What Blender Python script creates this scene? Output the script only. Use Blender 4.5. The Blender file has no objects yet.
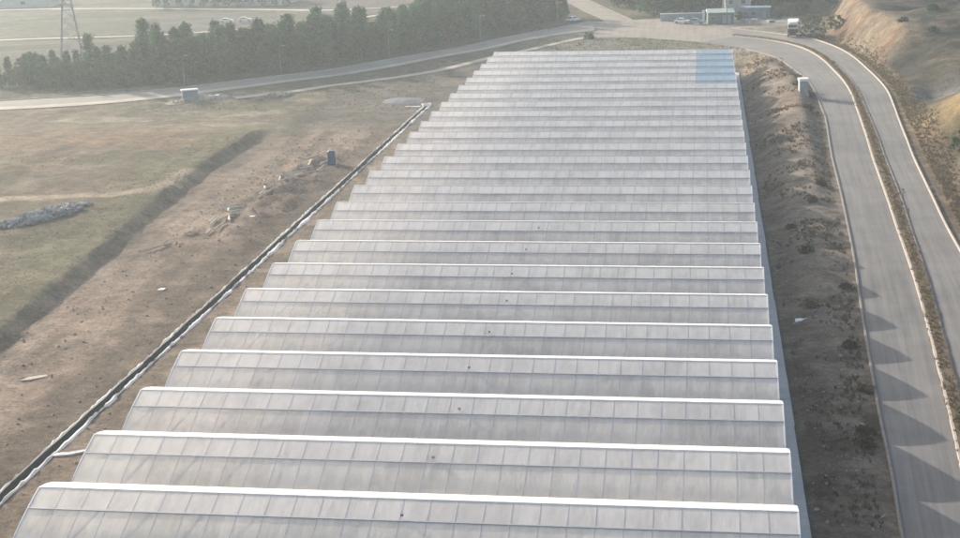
import bpy, bmesh, math, random
import numpy as np
from mathutils import Vector, Matrix
random.seed(11); rng = np.random.default_rng(11)
R = math.radians
scene = bpy.context.scene
COL = scene.collection

HAZE, SUN, SKY, EXPO = 0.00033, 4.2, 0.15, 0.80
CAMP, CAMY, CAMR, CAML = 0.267333, -0.150942, -0.030555, (-6.176, 0.0, 40.083)
# ---------------------------------------------------------------- terrain
def sstep(a, b, x):
    t = np.clip((np.asarray(x, float) - a) / (b - a), 0, 1)
    return t * t * (3 - 2 * t)

def hash2(i, j, seed):
    n = (i.astype(np.int64) * 374761393 + j.astype(np.int64) * 668265263 + seed * 974634777) & 0x7fffffff
    n = ((n ^ (n >> 13)) * 1274126177) & 0x7fffffff
    n = (n ^ (n >> 16)) & 0xffff
    return n / 65535.0

def vnoise(x, y, seed=0):
    xi = np.floor(x); yi = np.floor(y)
    fx = x - xi; fy = y - yi
    fx = fx * fx * (3 - 2 * fx); fy = fy * fy * (3 - 2 * fy)
    a = hash2(xi, yi, seed); b = hash2(xi + 1, yi, seed)
    c = hash2(xi, yi + 1, seed); d = hash2(xi + 1, yi + 1, seed)
    return (a * (1 - fx) + b * fx) * (1 - fy) + (c * (1 - fx) + d * fx) * fy

def fbm(x, y, scale, seed=0, oct=4):
    x = np.asarray(x, float); y = np.asarray(y, float)
    s = 0; amp = 1; tot = 0; f = 1.0 / scale
    for o in range(oct):
        s = s + amp * vnoise(x * f + 17.3 * o, y * f + 9.1 * o, seed + o)
        tot += amp; amp *= .5; f *= 2.03
    return s / tot

def zr(y): return -6 + np.clip(.0155 * (y - 116), -.4, 2.75)

CP = []
for yy in (40, 90, 150, 210, 270, 320):
    for xx in (-64, -45, -25, -5): CP.append((xx, yy, -6))
for yy in (40, 90, 130, 170, 210, 250, 290, 330):
    for xx in (10, 20, 32, 60): CP.append((xx, yy, float(zr(yy))))
    for xx in (-72, -90, -120, -160): CP.append((xx, min(yy, 255), -6))
for p in [(-149,300,-5.0),(-115,312,-4.6),(-80,355,-4.2),(-60,385,-3.8),(-37,418,-3.4),(0,400,-3.3),(0,375,-3.3),(-25,372,-3.5),
          (-50,350,-4.6),(17,385,-3.2),(40,390,-3.2),(-20,440,-3.2),(10,440,-3.2),(40,440,-3.0),(-40,470,-2.5),(0,500,-2.5),
          (-150,360,-5.6),(-200,330,-5.6),(-220,280,-5.6),(-120,400,-5.6),(-160,450,-6.5),(-250,420,-6.5),(-100,520,-6.5),(-300,550,-7),(-200,600,-7),
          (-100,800,-7),(-500,700,-7.5),(-500,200,-6),(0,1500,-8),(-1500,1500,-9),(1500,1500,-6),(1500,0,-6),(-1500,0,-7),(60,600,0),(-60,-200,-6),(200,200,-3)]:
    CP.append(p)
CP = np.array(CP, float)

def base(x, y):
    x = np.asarray(x, float); y = np.asarray(y, float)
    sh = x.shape; X = x.ravel(); Y = y.ravel()
    num = np.zeros_like(X); den = np.zeros_like(X)
    for cx, cy, cz in CP:
        w = 1.0 / ((X - cx) ** 2 + (Y - cy) ** 2 + 150.0) ** 2
        num += w * cz; den += w
    z = num / den
    pad = sstep(-66, -61.5, X) * (1 - sstep(1.7, 6.0, X)) * (1 - sstep(324.5, 334, Y))
    z = z * (1 - pad) - 6 * pad
    return z.reshape(sh)

# ---------------------------------------------------------------- plan of the place (metres; greenhouse end wall at x = 0)
ROAD_L = [(7.0,60),(7.8,95.1),(8.4,108.6),(8.9,123.5),(10.3,152.3),(11.8,182.8),(13.4,230.6),(14.7,262),(14.4,290),(13.0,312),(9.5,331),(3.6,348),(-6.7,360),(-18.8,369),(-31.2,374.0)]
KERB_M = [(11.0,60),(12.6,92),(13.9,112.2),(14.7,124),(16.1,146),(17.3,173.4),(18.5,209.5),(19.8,245.1),(20.9,278),(20.3,310),(18.2,334),(14.9,350.7),(9.6,360.9),(1.7,369.5)]
MED_R = [(12.9,60),(14.3,92),(15.4,116.2),(16.9,140.0),(18.0,158),(19.6,191.4),(20.5,216.3),(21.6,249.6),(22.4,280),(21.9,311.2),(19.8,336.7),(16.2,354.2),(9.8,365.2),(1.8,373.6)]
FARK = [(20.5,60),(21.9,110),(22.9,141.8),(23.4,171.3),(24.0,200),(25.6,240.7),(27.2,270),(27.6,288),(27.0,310.4),(25.5,332.6),(23.2,349.2),(20.2,360.8),(15.8,368),(9.1,376.5),(0.8,386)]
LR_UP = [(-260,283),(-205,284),(-161.4,286.5),(-148.7,288.9),(-138.0,292.6),(-126.2,296.5),(-114.6,302.0),(-104.6,311.5),(-94.9,323.5),(-83.6,336.1),(-71.9,350),(-60.5,368.4),(-47.9,390.0),(-36.1,407.6)]
LR_LO = [(-260,275.5),(-205,276),(-157.7,278.8),(-144.6,280.0),(-133.3,283.2),(-122.5,287.7),(-111.5,293.5),(-101.2,302.5),(-92.3,314.3),(-82.2,327.5),(-70.5,341),(-58.9,357.6),(-46.4,376.2),(-33.4,389)]
TRACK = [(-99.9,292.5),(-90.5,300.2),(-82.7,311.2),(-72.1,323.5),(-64.5,332.2),(-56.6,342.2),(-49.3,354.9),(-40.6,366.9),(-33.7,374.5)]
JUNC = [(-36.5,408),(-33,388),(-33.5,374),(-25,372),(-18.8,369.5),(-6.7,360.5),(3.4,350.2),(9.6,361.2),(9.5,376.5),(0.8,386.2),(-6.7,394),(-13,403),(-17,412),(-22,412),(-27,409)]
UPROAD = [(-27,400),(-29,412),(-34.5,431),(-41,452),(-48,471),(-56,500),(-70,540)]
BERM = [(-66,60),(-70.5,90),(-74.4,119.9),(-76.2,135.8),(-77.8,151.7),(-79.2,169.7),(-81.2,192.5),(-82.4,209.9),(-83.2,230.3),(-83.4,244),(-83.0,258),(-82.6,274),(-83.4,290),(-86,310)]
PATH = [(-150,196),(-125,194.5),(-110.6,195.7),(-105.2,197.0),(-97.1,199.1),(-90.1,200.5),(-85.5,203.5),(-84.2,209),(-83.9,217)]
SUN_EL, SUN_H = R(18.6), (0.775, -0.632)           # light travels this way over the ground

def resample(P, n=None, step=None):
    P = np.array(P, float); Q = np.vstack([2 * P[0] - P[1], P, 2 * P[-1] - P[-2]])
    out = []
    for i in range(1, len(Q) - 2):
        a, b, c, d = Q[i - 1], Q[i], Q[i + 1], Q[i + 2]
        for t in np.linspace(0, 1, 12, endpoint=False):
            out.append(.5 * ((2 * b) + (-a + c) * t + (2 * a - 5 * b + 4 * c - d) * t * t + (-a + 3 * b - 3 * c + d) * t ** 3))
    out.append(P[-1]); out = np.array(out)
    s = np.concatenate([[0], np.cumsum(np.linalg.norm(np.diff(out, axis=0), axis=1))])
    if n is None: n = max(3, int(s[-1] / step) + 1)
    q = np.linspace(0, s[-1], n)
    return np.stack([np.interp(q, s, out[:, 0]), np.interp(q, s, out[:, 1])], 1)

def dist_poly(x, y, P):
    P = np.asarray(P, float); best = np.full(x.shape, 1e9)
    for (ax, ay), (bx, by) in zip(P[:-1], P[1:]):
        dx, dy = bx - ax, by - ay; L = dx * dx + dy * dy + 1e-9
        t = np.clip(((x - ax) * dx + (y - ay) * dy) / L, 0, 1)
        best = np.minimum(best, np.hypot(x - ax - t * dx, y - ay - t * dy))
    return best

def in_poly(x, y, P):
    P = list(P); ins = np.zeros(x.shape, bool); j = len(P) - 1
    for i in range(len(P)):
        xi, yi = P[i]; xj, yj = P[j]
        if yi != yj:
            ins ^= ((yi > y) != (yj > y)) & (x < (xj - xi) * (y - yi) / (yj - yi) + xi)
        j = i
    return ins

_c = lambda A, B: .5 * (resample(A, 60) + resample(B, 60))
CEN_L, CEN_R, CEN_LR = _c(ROAD_L[:-2], KERB_M), _c(MED_R, FARK), _c(LR_UP, LR_LO)
MEDC = _c(KERB_M, MED_R)
BERM_R = resample(BERM, 90)
PINE_FRONT = [(-157,306),(-139.4,304),(-128.7,306),(-116.6,311),(-106.4,320.4),(-96.4,332),(-84.7,344.5),(-73.3,359),(-61.8,379.7),(-49.0,402.5),(-43.0,424.3)]

def paved(x, y):
    d = np.minimum(dist_poly(x, y, CEN_L) - 3.2, dist_poly(x, y, CEN_R) - 3.2)
    d = np.minimum(d, dist_poly(x, y, MEDC) - 1.2)
    d = np.minimum(d, dist_poly(x, y, CEN_LR) - np.interp(y, [270, 300, 340, 407], [4.2, 5.4, 6.2, 10.5]))
    d = np.minimum(d, dist_poly(x, y, resample(TRACK, 30)) - 1.2)
    d = np.minimum(d, dist_poly(x, y, resample(UPROAD, 30)) - 5)
    d = np.where(in_poly(x, y, JUNC), -1.0, np.minimum(d, dist_poly(x, y, JUNC + JUNC[:1])))
    return d

def plateau(x, y):
    """1 on the raised field beyond the earth bank, 0 on the strip beside the greenhouse"""
    xb = np.interp(y, BERM_R[:, 1], BERM_R[:, 0])
    return sstep(.9, -.9, x - xb + .9 * (fbm(x, y, 9, 5, 3) - .5)) * (1 - sstep(244, 268, y)) * sstep(20, 60, y)

KX = np.array(FARK); KX = KX[np.argsort(KX[:, 1])]
def hill(x, y):
    xk = np.interp(y, [60,110,171,241,288,310,333,349,361,380,440,520], [20.5,21.9,23.4,25.6,27.6,27,25.5,23.2,21.5,21.5,27,30])
    d = x - xk
    bank = 7.5 * sstep(2.5, 10, d + 2.5 * (fbm(x, y, 8, 31, 3) - .5)) * sstep(308, 330, y) * (1 - sstep(425, 470, y))
    near = 3.4 * sstep(3.5, 12, d + 3 * (fbm(x, y, 9, 33, 3) - .5)) * (1 - sstep(215, 235, y))
    mid = 3.0 * sstep(4, 15, d) * sstep(215, 235, y) * (1 - sstep(308, 330, y))
    hum = 4.2 * np.exp(-((x - 38) / 7.5) ** 2 - ((y - 246) / 15) ** 2)
    gul = -2.6 * np.exp(-((y - 279 - .35 * (x - 30)) / 9.0) ** 2) * sstep(4, 9, d)
    far = -.03 * np.clip(d - 9, 0, 60) * sstep(60, 120, y) * (1 - .5 * sstep(430, 520, y))
    rid = 1 - np.abs(fbm(x * .8, y * 1.25, 34, 41, 4) - .5) * 3.4
    far = far + 5.2 * (rid - .35) * sstep(9, 26, d) * sstep(225, 300, y)
    bank = bank + 1.1 * (fbm(x * .25, y, 3.2, 35, 3) - .5) * sstep(3, 6, d) * (1 - sstep(11, 15, d)) * sstep(308, 330, y)
    return bank + near + mid + hum + gul + far

DITCH_X, DITCH_END = -58.95, 287.0
def height(x, y):
    x = np.asarray(x, float); y = np.asarray(y, float)
    z = base(x, y)
    pv = paved(x, y)
    pad = sstep(-51.6, -50.2, x) * (1 - sstep(1.6, 2.2, x)) * (1 - sstep(324, 326, y))
    soft = sstep(.4, 3.5, pv) * (1 - pad)
    z = z + 1.15 * plateau(x, y)
    z = z + hill(x, y) * sstep(.5, 2.5, pv)
    rough = .55 * (fbm(x, y, 7, 3, 4) - .5) + (.22 + .3 * (x > 1.7)) * (fbm(x, y, 1.9, 8, 3) - .5)
    rough = rough + .3 * (fbm(x + .06 * y, y * .09, 1.8, 95, 3) - .5) * (x < -59)
    # spoil ridges left by the digger beside the ditch
    u = (x + 66 + .05 * (y - 205)) ; sp = np.exp(-(u / 3.2) ** 2) * sstep(172, 186, y) * (1 - sstep(228, 244, y))
    rough = rough + sp * (1.9 * np.abs(fbm(x * 1.4, y * .35, 2.4, 12, 3) - .45) * 2)
    # bank of soil between the greenhouse and the road, ridge of soil behind the greenhouse
    xl = np.interp(y, [60, 110, 150, 230, 290, 330], [7, 8.4, 10.3, 13.4, 14.4, 9.5])
    t = np.clip((x - 1.7) / (xl - 1.7), 0, 1)
    mid = sstep(.12, .74, t) * (1 - sstep(.82, 1, t)) * (x > 1.7) * (x < xl)
    rough = rough + mid * (.2 + 1.25 * sstep(150, 270, y)) * (1 - sstep(318, 330, y))
    dx = np.abs(x - DITCH_X); on = (y < DITCH_END) * 1.0
    spread = sstep(.9, 2.4, dx) * on + (1 - on)
    z = z + soft * rough * spread * (.35 + .65 * sstep(1, 5, np.abs(x + 55)))
    z = z - .62 * (1 - sstep(.42, .66, dx)) * on
    # the far edge of the pavement drops a little so that slabs sit proud
    return z - .05

def H(x, y): return float(height(np.array([x]), np.array([y]))[0])
def HB(x, y): return float(base(np.array([x]), np.array([y]))[0])

# ---------------------------------------------------------------- helpers
def tag(o, label=None, cat=None, group=None, kind=None):
    if label: o['label'] = label
    if cat: o['category'] = cat
    if group: o['group'] = group
    if kind: o['kind'] = kind
    return o

def link(name, me, mat=None, parent=None, loc=None):
    o = bpy.data.objects.new(name, me); COL.objects.link(o)
    if mat and me and not me.materials:
        me.materials.append(mat)
    if parent: o.parent = parent
    if loc is not None: o.location = loc
    return o

def thing(name, loc, rz=0.0, label=None, cat=None, group=None):
    o = bpy.data.objects.new(name, None); COL.objects.link(o)
    o.location = loc; o.rotation_euler = (0, 0, rz); o.empty_display_size = .3
    return tag(o, label, cat, group)

class MB:
    """collects faces for ONE mesh"""
    def __init__(s): s.v = []; s.f = []
    def quad(s, a, b, c, d):
        n = len(s.v); s.v += [a, b, c, d]; s.f.append((n, n + 1, n + 2, n + 3))
    def box(s, x0, x1, y0, y1, z0, z1, taper=0):
        n = len(s.v); t = taper
        s.v += [(x0, y0, z0), (x1, y0, z0), (x1, y1, z0), (x0, y1, z0), (x0 + t, y0 + t, z1), (x1 - t, y0 + t, z1), (x1 - t, y1 - t, z1), (x0 + t, y1 - t, z1)]
        s.f += [tuple(n + i for i in q) for q in ((3, 2, 1, 0), (4, 5, 6, 7), (0, 1, 5, 4), (1, 2, 6, 5), (2, 3, 7, 6), (3, 0, 4, 7))]
    def bar(s, a, b, r0, r1=None, n=6):
        r1 = r0 if r1 is None else r1
        a, b = Vector(a), Vector(b); d = (b - a).normalized()
        u = d.orthogonal().normalized(); w = d.cross(u); k = len(s.v)
        for p, r in ((a, r0), (b, r1)):
            for i in range(n):
                t = 2 * math.pi * i / n; s.v.append(tuple(p + (u * math.cos(t) + w * math.sin(t)) * r))
        for i in range(n): s.f.append((k + i, k + (i + 1) % n, k + n + (i + 1) % n, k + n + i))
        s.f.append(tuple(k + i for i in reversed(range(n)))); s.f.append(tuple(k + n + i for i in range(n)))
    def tube(s, P, r, n=6):
        for a, b in zip(P[:-1], P[1:]): s.bar(a, b, r, r, n)
    def lathe(s, prof, cx=0, cy=0, n=16):
        k = len(s.v)
        for r, z in prof:
            for i in range(n):
                t = 2 * math.pi * i / n; s.v.append((cx + r * math.cos(t), cy + r * math.sin(t), z))
        for j in range(len(prof) - 1):
            for i in range(n): s.f.append((k + j * n + i, k + j * n + (i + 1) % n, k + (j + 1) * n + (i + 1) % n, k + (j + 1) * n + i))
        s.f.append(tuple(k + i for i in reversed(range(n)))); m = k + (len(prof) - 1) * n; s.f.append(tuple(m + i for i in range(n)))
    def mesh(s, name, mat=None, smooth=False):
        me = bpy.data.meshes.new(name); me.from_pydata([tuple(map(float, v)) for v in s.v], [], s.f); me.update()
        if mat: me.materials.append(mat)
        if smooth: me.polygons.foreach_set('use_smooth', [True] * len(me.polygons))
        return me
    def build(s, name, mat, parent=None, loc=None, smooth=False):
        return link(name, s.mesh(name, mat, smooth), None, parent, loc)

def bevel(o, w=.03, seg=2):
    bm = bmesh.new(); bm.from_mesh(o.data)
    bmesh.ops.remove_doubles(bm, verts=bm.verts, dist=1e-5)
    bmesh.ops.bevel(bm, geom=[e for e in bm.edges if len(e.link_faces) == 2 and e.calc_face_angle(0) > .5], offset=w, segments=seg, affect='EDGES', profile=.6)
    bm.to_mesh(o.data); bm.free(); return o

def copy_tree(o, parent=None):
    c = o.copy(); COL.objects.link(c)
    if parent: c.parent = parent
    for ch in list(o.children): copy_tree(ch, c)
    return c

# ---------------------------------------------------------------- materials
GL, NB = 50.1, 28
class NT:
    def __init__(s, name):
        s.m = bpy.data.materials.new(name); s.m.use_nodes = True; s.t = s.m.node_tree; s.t.nodes.clear()
        s.out = s.n('ShaderNodeOutputMaterial')
    def n(s, kind, **kw):
        o = s.t.nodes.new(kind)
        for k, v in kw.items():
            if k in o.inputs: s.put(o.inputs[k], v)
            else: setattr(o, k, v)
        return o
    def put(s, sock, v):
        if isinstance(v, bpy.types.NodeSocket): s.t.links.new(v, sock)
        else:
            if hasattr(sock.default_value, '__len__') and not isinstance(v, str) and len(v) == 3: v = (*v, 1) if len(sock.default_value) == 4 else v
            sock.default_value = v
    def noise(s, scale, detail=4, rough=.6, vec=None):
        o = s.n('ShaderNodeTexNoise'); s.put(o.inputs['Scale'], scale); s.put(o.inputs['Detail'], detail); s.put(o.inputs['Roughness'], rough)
        if vec is not None: s.put(o.inputs['Vector'], vec)
        return o.outputs['Fac']
    def ramp(s, fac, stops):
        o = s.n('ShaderNodeValToRGB'); e = o.color_ramp.elements
        while len(e) < len(stops): e.new(.5)
        for i, (p, c) in enumerate(stops): e[i].position = p; e[i].color = (*c, 1) if len(c) == 3 else c
        s.put(o.inputs['Fac'], fac); return o.outputs['Color']
    def math(s, op, a, b=0.0, clamp=False):
        o = s.n('ShaderNodeMath', operation=op, use_clamp=clamp); s.put(o.inputs[0], a); s.put(o.inputs[1], b); return o.outputs[0]
    def mix(s, f, a, b, blend='MIX'):
        o = s.n('ShaderNodeMix', data_type='RGBA', blend_type=blend); s.put(o.inputs[0], f); s.put(o.inputs[6], a); s.put(o.inputs[7], b); return o.outputs[2]
    def coord(s, which='Object'): return s.n('ShaderNodeTexCoord').outputs[which]
    def mapping(s, vec, scale):
        o = s.n('ShaderNodeMapping'); s.put(o.inputs['Vector'], vec); o.inputs['Scale'].default_value = scale; return o.outputs[0]
    def bump(s, h, strength=.3, dist=.1):
        o = s.n('ShaderNodeBump'); s.put(o.inputs['Height'], h); o.inputs['Strength'].default_value = strength; o.inputs['Distance'].default_value = dist; return o.outputs[0]
    def pbr(s, color, rough=.8, normal=None, metal=0.0, spec=.3):
        o = s.n('ShaderNodeBsdfPrincipled'); s.put(o.inputs['Base Color'], color); s.put(o.inputs['Roughness'], rough)
        o.inputs['Metallic'].default_value = metal; o.inputs['Specular IOR Level'].default_value = spec
        if normal is not None: s.put(o.inputs['Normal'], normal)
        s.t.links.new(o.outputs[0], s.out.inputs[0]); return o

def worn(name, col, rough=.7, var=.25, scale=3.0, metal=0.0, spec=.3, dirt=None):
    k = NT(name); c = k.coord()
    n1 = k.noise(scale, 5, .65, c); n2 = k.noise(scale * 7, 3, .6, c)
    f = k.math('ADD', k.math('MULTIPLY', n1, .65), k.math('MULTIPLY', n2, .35))
    lo = tuple(v * (1 - var) for v in col); hi = tuple(min(1, v * (1 + var)) for v in col)
    colr = k.ramp(f, [(.3, dirt or lo), (.48, col), (.72, hi)])
    k.pbr(colr, rough, k.bump(f, .12, .02), metal, spec); return k.m

def soil_mat(name, colors, rough=.95):
    k = NT(name); c = k.coord(); a = k.noise(.35, 6, .7, c); b = k.noise(3.1, 4, .7, c)
    f = k.math('ADD', k.math('MULTIPLY', a, .6), k.math('MULTIPLY', b, .4))
    k.pbr(k.ramp(f, [(.32, colors[0]), (.5, colors[1]), (.68, colors[2])]), rough, k.bump(b, .6, .1), 0, .15); return k.m

def ground_mat():
    k = NT('ground_soil'); at = k.n('ShaderNodeAttribute', attribute_name='zone'); c = k.coord()
    a = k.noise(.42, 6, .72, c); b = k.noise(2.3, 5, .75, c); d = k.noise(9.0, 3, .7, c); e = k.noise(.1, 5, .7, c)
    f = k.math('ADD', k.math('ADD', k.math('MULTIPLY', a, .36), k.math('MULTIPLY', b, .32)), k.math('ADD', k.math('MULTIPLY', d, .16), k.math('MULTIPLY', e, .16)))
    g = k.ramp(f, [(.39, (.33, .32, .315)), (.5, (.86, .86, .86)), (.605, (1.6, 1.56, 1.5))])
    col = k.mix(1.0, at.outputs['Color'], g, 'MULTIPLY')
    # pale stones and clods
    v = k.n('ShaderNodeTexVoronoi'); v.inputs['Scale'].default_value = 1.7; k.put(v.inputs['Vector'], c)
    st = k.math('LESS_THAN', v.outputs['Distance'], k.math('MULTIPLY', k.noise(.8, 3, .7, c), .22))
    col = k.mix(k.math('MULTIPLY', st, .35), col, (.42, .38, .33))
    h = k.math('ADD', k.math('MULTIPLY', b, .7), k.math('MULTIPLY', d, .3))
    k.pbr(col, .95, k.bump(h, .75, .35), 0, .1); return k.m

def road_mat(name, base_c, streak=1.0):
    k = NT(name); uv = k.n('ShaderNodeUVMap', uv_map='lane').outputs[0]; c = k.coord()
    s1 = k.noise(1.0, 4, .6, k.mapping(uv, (9, .35, 1)))       # long tyre and dust streaks
    s2 = k.noise(1.0, 3, .6, k.mapping(uv, (26, .9, 1)))
    a = k.noise(.16, 5, .65, c); g = k.noise(14, 3, .7, c)
    f = k.math('ADD', k.math('ADD', k.math('MULTIPLY', s1, .38 * streak), k.math('MULTIPLY', s2, .15 * streak)), k.math('ADD', k.math('MULTIPLY', a, .35), k.math('MULTIPLY', g, .16)))
    col = k.ramp(f, [(.34, tuple(v * .62 for v in base_c)), (.5, base_c), (.66, tuple(v * 1.38 for v in base_c))])
    k.pbr(col, .85, k.bump(g, .15, .02), 0, .3); return k.m

def film_mat(name, col, transp=.12, transl=.4, gloss=.1, grime=.25):
    """greenhouse plastic: part see-through, part milky, a little shine; dusty streaks run down the slope"""
    k = NT(name); c = k.coord(); info = k.n('ShaderNodeObjectInfo')
    off = k.n('ShaderNodeVectorMath', operation='ADD'); k.put(off.inputs[0], c)
    cmb = k.n('ShaderNodeCombineXYZ'); k.put(cmb.inputs[0], k.math('MULTIPLY', info.outputs['Random'], 300)); k.put(off.inputs[1], cmb.outputs[0])
    v = off.outputs[0]
    n1 = k.noise(1.0, 4, .65, k.mapping(v, (1.3, .35, .35))); n2 = k.noise(.16, 4, .6, v)
    f = k.math('ADD', k.math('MULTIPLY', n1, .5), k.math('MULTIPLY', n2, .5))
    sx = k.n('ShaderNodeSeparateXYZ'); k.put(sx.inputs[0], v); wn = k.n('ShaderNodeTexWhiteNoise', noise_dimensions='1D')
    k.put(wn.inputs['W'], k.math('FLOOR', k.math('DIVIDE', sx.outputs[0], GL / NB)))
    f = k.math('ADD', f, k.math('MULTIPLY', k.math('SUBTRACT', wn.outputs['Value'], .5), .10))
    colr = k.ramp(f, [(.3, tuple(q * (1 - grime) for q in col)), (.55, col), (.75, tuple(min(.95, q * 1.04) for q in col))])
    wr = k.noise(1.0, 3, .55, k.mapping(v, (2.2, .5, .5))); nb_ = k.bump(wr, .16, .12)
    d = k.n('ShaderNodeBsdfDiffuse'); k.put(d.inputs[0], colr); k.put(d.inputs['Normal'], nb_)
    t = k.n('ShaderNodeBsdfTranslucent'); k.put(t.inputs[0], colr); k.put(t.inputs['Normal'], nb_)
    tr = k.n('ShaderNodeBsdfTransparent'); tr.inputs[0].default_value = (.93, .94, .95, 1)
    gl = k.n('ShaderNodeBsdfGlossy'); k.put(gl.inputs['Normal'], nb_); gl.inputs['Roughness'].default_value = .42; gl.inputs[0].default_value = (1, 1, 1, 1)
    def mixs(fac, A, B):
        m = k.n('ShaderNodeMixShader'); k.put(m.inputs[0], fac); k.t.links.new(A, m.inputs[1]); k.t.links.new(B, m.inputs[2]); return m.outputs[0]
    s = mixs(transl, d.outputs[0], t.outputs[0])
    s = mixs(k.math('MULTIPLY', k.math('SUBTRACT', 1.35, f), transp), s, tr.outputs[0])
    fr = k.n('ShaderNodeFresnel'); fr.inputs[0].default_value = 1.45
    s = mixs(k.math('MULTIPLY', fr.outputs[0], gloss * 6, True), s, gl.outputs[0])
    k.t.links.new(s, k.out.inputs[0]); return k.m

def leaf_mat(name, dark, light):
    k = NT(name); at = k.n('ShaderNodeAttribute', attribute_name='tint'); info = k.n('ShaderNodeObjectInfo')
    f = k.math('ADD', k.math('MULTIPLY', at.outputs['Fac'], .6), k.math('MULTIPLY', info.outputs['Random'], .4))
    col = k.ramp(f, [(.1, dark), (.9, light)])
    d = k.n('ShaderNodeBsdfDiffuse'); k.put(d.inputs[0], col); t = k.n('ShaderNodeBsdfTranslucent'); k.put(t.inputs[0], col)
    m = k.n('ShaderNodeMixShader'); m.inputs[0].default_value = .5 if 'straw' in name else .25
    k.t.links.new(d.outputs[0], m.inputs[1]); k.t.links.new(t.outputs[0], m.inputs[2]); k.t.links.new(m.outputs[0], k.out.inputs[0]); return k.m

M = dict(
    asphalt=road_mat('worn_asphalt', (.160, .156, .152)), asphalt_old=road_mat('grey_asphalt', (.23, .212, .185)), dust=road_mat('dusty_track', (.50, .45, .38), .6),
    junction=road_mat('dusty_asphalt', (.26, .235, .20), .7),
    kerb=worn('kerb_concrete', (.42, .37, .31), .85, .3, 1.2), kerb_dark=worn('kerb_old', (.2, .19, .175), .9, .35, 1.2), apron=worn('apron_concrete', (.40, .405, .415), .85, .2, .8),
    median=soil_mat('median_soil', ((.07, .052, .036), (.12, .092, .064), (.18, .14, .10))),
    film=film_mat('film_side', (.95, .885, .81), .20, .31, .10), film_pale=film_mat('film_side_pale', (.98, .91, .81), .14, .26, .05),  # second side film is paler and less see-through, for the two front tunnels
    vent=film_mat('film_vent', (.94, .895, .84), .07, .34, .12), crest=film_mat('film_crest', (.93, .92, .90), .0, .12, .06, .08),
    dark_red=worn('dark_red_front', (.05, .016, .016), .5, .2, 2), dusty_sheet=worn('dusty_sheet', (.42, .37, .31), .9, .25, 1.5),
    scrub=leaf_mat('scrub_foliage', (.02, .024, .014), (.07, .07, .04)),
    purlin=worn('purlin_steel', (.30, .32, .36), .6, .12, 2, .2),
    timber=worn('bleached_timber', (.55, .48, .39), .8, .15, 2),
    rib=worn('rib_steel', (.47, .48, .50), .5, .12, 2, .2),
    gable=film_mat('film_gable', (.9, .9, .88), .75, .5, .05), blue=film_mat('film_blue', (.52, .67, .77), .10, .28, .12), blue_crest=film_mat('film_blue_crest', (.56, .70, .79), .0, .2, .1),
    steel=worn('galvanised_steel', (.32, .33, .35), .5, .15, 2, .5), steel_dark=worn('dark_clip_rail', (.20, .21, .23), .6, .15, 2, .2),  # second steel is a plain dark grey for braces, fittings and the pylon
    white_sheet=worn('white_membrane', (.86, .85, .82), .6, .06, 1.5, dirt=(.66, .63, .57)), liner=worn('black_liner', (.035, .04, .046), .9, .3, 2, spec=.05),
    grey_paint=worn('grey_paint', (.32, .34, .36), .6, .2, 1), white_paint=worn('white_paint', (.78, .77, .74), .5, .08, 1.5), blue_paint=worn('dark_blue_plastic', (.03, .075, .15), .45, .2, 2, spec=.4),
    green_paint=worn('green_cladding', (.10, .17, .14), .6, .2, .8), green_roof=worn('pale_green_roof', (.42, .50, .46), .6, .15, .8), pale_wall=worn('pale_render', (.45, .45, .43), .85, .15, .6),
    blue_wall=worn('blue_grey_wall', (.20, .26, .32), .7, .15, .6), red_paint=worn('dark_red_paint', (.13, .03, .03), .4, .2, 2, spec=.5), black=worn('black_rubber', (.02, .02, .02), .8, .2, 4),
    glass=worn('dark_glass', (.03, .035, .04), .08, .05, 2, spec=.8), chrome=worn('lamp_glass', (.7, .7, .68), .2, .05, 3, spec=.6), pole=worn('lamp_pole_grey', (.17, .175, .18), .5, .12, 2, .3),
    gravel=soil_mat('blue_grey_gravel', ((.13, .14, .155), (.19, .20, .22), (.27, .28, .30))), rock=soil_mat('grey_rock', ((.14, .14, .14), (.26, .26, .255), (.42, .42, .41))),
    stone=soil_mat('field_stone', ((.16, .13, .11), (.30, .26, .22), (.5, .46, .41))), bark=soil_mat('bark', ((.05, .04, .03), (.09, .07, .055), (.14, .11, .09))),
    pine=leaf_mat('pine_foliage', (.014, .048, .027), (.080, .165, .066)), broad=leaf_mat('broad_foliage', (.022, .042, .020), (.10, .14, .055)), dry=leaf_mat('dry_weeds', (.06, .045, .025), (.24, .18, .10)),
    straw=leaf_mat('straw_grass', (.085, .072, .045), (.19, .158, .10)),
    greyleaf=leaf_mat('grey_green_foliage', (.05, .06, .045), (.13, .145, .11)), tile=worn('roof_tile', (.34, .22, .16), .8, .2, 1.5), hall=worn('white_roof_sheet', (.72, .74, .76), .5, .08, .3),
)

# ---------------------------------------------------------------- ground
def axis(parts):
    out = []
    for a, b, s in parts: out += list(np.arange(a, b, s))
    return out
def grow(a, b, s0, g):
    out = [a]; s = s0
    while out[-1] < b: out.append(out[-1] + s); s *= g
    return out
xs = axis([(-180, -60, 1.0), (52, 70, 1.0)]) + axis([(-60, -59.8, .2), (-59.8, -58.0, .12), (-58.0, -51, .7), (-51, -49.5, .25), (-49.5, -1, 3.0), (-1, 3, .35), (3, 52, .8)])
xs += [-180 - (v + 180) * 1 for v in []] + [-v for v in grow(181.5, 3000, 2, 1.16)] + grow(71.5, 3000, 1.5, 1.15)
ys = axis([(70, 300, .9), (300, 450, .9)]) + grow(451, 3500, 1.3, 1.06) + [70 - v for v in grow(2, 1200, 3, 1.3)]
xs = np.unique(np.round(xs, 3)); ys = np.unique(np.round(ys, 3))
GX, GY = np.meshgrid(xs, ys); nx, ny = len(xs), len(ys)
GZ = height(GX, GY)
me = bpy.data.meshes.new('ground'); nv = nx * ny
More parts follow.
